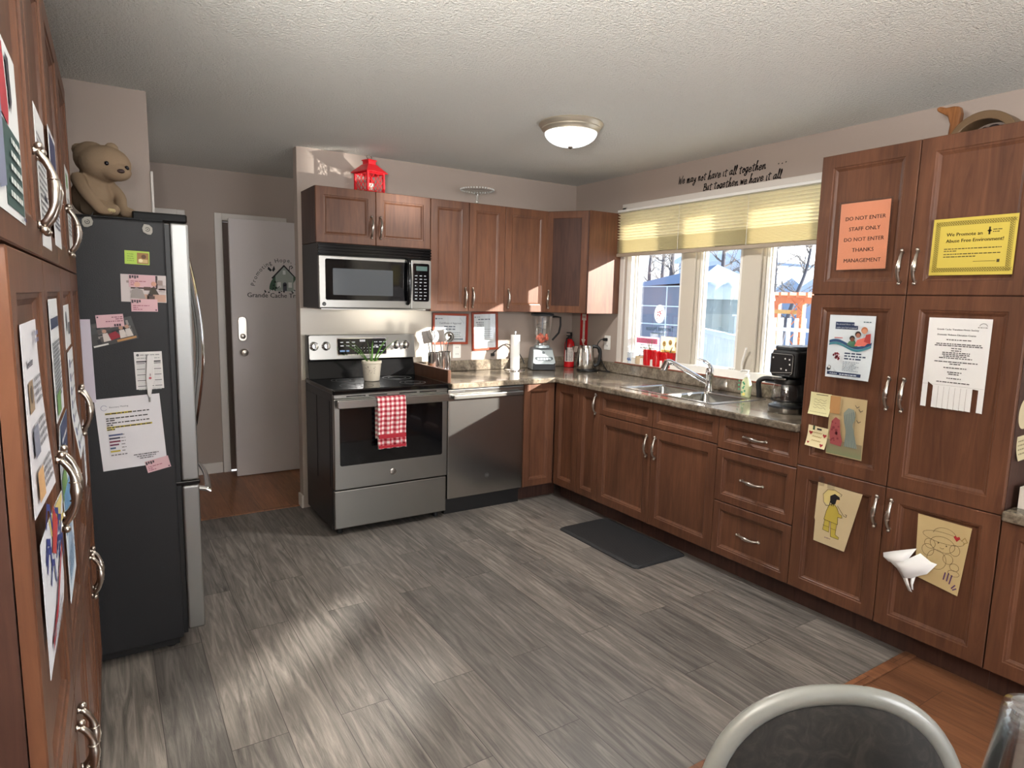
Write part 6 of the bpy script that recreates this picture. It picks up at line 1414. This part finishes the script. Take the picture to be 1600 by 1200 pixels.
# garden tent
t = thing('garden_tent', 'blue grey garden tent with pale seams outside the left window pane', 'tent', (14.3, 12.9, -.5)); M_TN = flat('tent_blue', 120, 140, 166, .8); M_TS = flat('tent_seam', 206, 220, 230, .7)
tf = Fr((13, 14.3, -.5), (0, -1, 0), (0, 0, 1), (-1, 0, 0))
obj('walls', box(B(), 13, 15.6, 11.6, 14.3, -.5, 1.93), flat('tent_wall_grey', 112, 120, 134, .8), t)
ap = Vector((14.3, 12.0, 2.55)); bm = B(); v = [bm.verts.new(p) for p in ((12.9, 14.4, 1.88), (12.9, 11.5, 2.02), (15.7, 11.5, 2.02), (15.7, 14.4, 1.88))]; va = bm.verts.new(ap)
for i in range(4): bm.faces.new((v[i], v[(i+1) % 4], va))
bm.faces.new(v[::-1]); obj('roof', bm, M_TN, t)
for zz in (1.36, 1.86, 2.4): obj('seam', fbox(B(), tf, 0, 2.7, zz, zz+.03, 0, .012), M_TS, t)
for uu in (.1, 1.72, 2.66): obj('seam', fbox(B(), tf, uu, uu+.035, 0, 2.4, 0, .014), M_TS, t)
# houses
def house(label, x0, x1, y0, y1, zt, zr, wc, rc):
    t = thing('house', label, 'house', ((x0+x1)/2, (y0+y1)/2, -.5)); obj('walls', box(B(), x0, x1, y0, y1, -.5, zt), wc, t)
    bm = B(); prism(bm, Fr((0, y0-.3, 0), (1, 0, 0), (0, 0, 1), (0, 1, 0)), [(x0-.4, zt-.1), ((x0+x1)/2, zr), (x1+.4, zt-.1)], 0, y1-y0+.6); obj('roof', bm, rc, t)
    bm = B(); obj('window', frame_box(B(), Fr((x0, 0, 0), (0, 1, 0), (0, 0, 1), (-1, 0, 0)), (y0+y1)/2-.5, (y0+y1)/2+.5, .5, 1.5, .08, 0, .05), M_FEN, t)
house('pale blue grey house wall seen through the middle window pane', 24, 30, 18.6, 22.5, 3.5, 5.0, flat('siding_pale', 190, 204, 220, .8), flat('roof_snow', 214, 222, 232, .8))
house('low blue grey building seen through the right window pane', 26, 31, 13.2, 17.2, 2.0, 3.2, flat('siding_blue', 150, 166, 190, .8), flat('roof_grey', 160, 170, 184, .8))
house('house added out of view to block the sun from the side window', 5.3, 6.5, -9.5, -2.3, 4.6, 5.2, flat('siding_tan', 170, 160, 146, .8), flat('roof_grey', 160, 170, 184, .8))  # added unseen blocker, stops sun entering by the side window
# pergola and railing
t = thing('pergola', 'orange wooden garden pergola seen through the right window pane', 'pergola', (12.4, 8.0, -.5)); M_PG = flat('pergola_orange', 204, 124, 84, .6)
for y in (7.87, 9.3): obj('post', box(B(), 11.95, 12.07, y-.06, y+.06, -.5, 1.6), M_PG, t)
for y in (7.87, 9.3): obj('post', box(B(), 13.2, 13.32, y-.06, y+.06, -.5, 1.6), M_PG, t)
for x in (12.0, 13.25): obj('beam', box(B(), x-.03, x+.05, 7.5, 9.7, 1.52, 1.64), M_PG, t)
for i in range(11): obj('slat', box(B(), 11.7, 13.6, 7.55+i*.2, 7.60+i*.2, 1.64, 1.74), M_PG, t)
obj('cross_rail', box(B(), 11.98, 12.04, 7.9, 9.3, 1.30, 1.38), flat('pergola_yellow', 206, 160, 96, .6), t)
bm = B()
for i in range(7): tube(bm, [(11.94, 7.80, -.3+i*.27), (11.94, 8.06, -.03+i*.27)], .012, 5); tube(bm, [(11.94, 8.06, -.3+i*.27), (11.94, 7.80, -.03+i*.27)], .012, 5)
obj('lattice', bm, M_PG, t)
t = thing('deck_railing', 'white deck railing with slim balusters outside the right window pane', 'railing', (8, 5.0, -.5)); M_RL = flat('rail_white', 226, 234, 240, .6)
for zz in (.87, 1.12): obj('rail', box(B(), 7.97, 8.05, 4.2, 5.78, zz, zz+.045), M_RL, t)
for i in range(14): obj('baluster', box(B(), 7.985, 8.025, 4.25+i*.115, 4.285+i*.115, .55, 1.30), M_RL, t)
for y in (4.2, 5.78): obj('post', box(B(), 7.96, 8.06, y-.05, y+.05, -.5, 1.35), M_RL, t)
obj('deck_skirt', box(B(), 7.99, 8.04, 4.2, 5.78, -.5, .6), M_RL, t)
# bare trees
M_BARK = flat('bark', 84, 84, 90, .9); M_TWIG = flat('twigs', 112, 108, 104, .9)
def tree(label, x, y, lean, hgt, r, seed, wd=1.):
    rn = random.Random(seed); t = thing('bare_tree', label, 'tree', (x, y, -.5), 0, 'bare trees outside the window')
    b0 = Vector((x, y, -.5)); tp = [b0+Vector((lean[0]*q, lean[1]*q, hgt*q))+Vector((rn.uniform(-.06, .06), rn.uniform(-.06, .06), 0))*(0 < q) for q in (0, .2, .4, .6, .8, 1)]
    bm = B(); tube(bm, smoothpath(tp, 4), [r*(1-.045*i) if i < 18 else r*.15 for i in range(21)], 9); obj('trunk', bm, M_BARK, t, smooth=True)
    bm = B()
    for k in range(22):
        q = rn.uniform(.28, .98); p = b0+Vector((lean[0]*q, lean[1]*q, hgt*q)); a = rn.uniform(0, 2*PI); L_ = rn.uniform(.5, 1.15)*(1.15-q*.6)*wd; d = Vector((math.cos(a)*.8, math.sin(a)*.8, rn.uniform(.25, .9))).normalized()
        e = p+d*L_; mid = p+d*L_*.5+Vector((0, 0, -.05)); tube(bm, [p, mid, e], [r*.30, r*.2, r*.06], 5)
        for m_ in range(5):
            s = rn.uniform(.3, .95); pp = p+d*L_*s; a2 = rn.uniform(0, 2*PI); d2 = (d+Vector((math.cos(a2), math.sin(a2), rn.uniform(-.2, .6)))*.9).normalized(); l2 = rn.uniform(.25, .8); tube(bm, [pp, pp+d2*l2], [r*.11, r*.03], 4)
            for m3 in range(2): d3 = (d2+Vector((rn.uniform(-1, 1), rn.uniform(-1, 1), rn.uniform(-.3, .7)))*.7).normalized(); tube(bm, [pp+d2*l2*.5, pp+d2*l2*.5+d3*l2*.6], [r*.05, r*.02], 3)
    obj('branches', bm, M_TWIG, t)
def along(x, y, d): return x*d, y*d
for lab, x, y, d, lean, hgt, r, seed, wd in (
    ('bare tree with a dark trunk in the left part of the middle window pane', 18, 14.95, 1.0, (.1, -.12, 0), 6.5, .13, 1, .7),
    ('bare tree with a forked trunk in the right part of the middle window pane', 18, 14.0, 1.2, (0, .05, 0), 5.2, .10, 5, .5),
    ('bare tree leaning to the right across the right window pane', 18, 12.55, .97, (.1, -1.1, 0), 5.0, .10, 9, .8),
    ('thin upright bare tree in the left part of the right window pane', 18, 12.75, 1.25, (0, .1, 0), 7, .08, 14, .9),
    ('bare tree leftmost in the left window pane above the tent', 18, 18.3, 1.22, (0, .1, 0), 8, .12, 21, .6),
    ('bare tree in the middle of the left window pane above the tent', 18, 17.75, 1.04, (0, -.1, 0), 7, .11, 22, .5),
    ('bare tree rightmost in the left window pane above the tent', 18, 17.2, .90, (0, .1, 0), 6.5, .13, 23, .5)):
    tree(lab, x*d, y*d, lean, hgt, r, seed, wd)
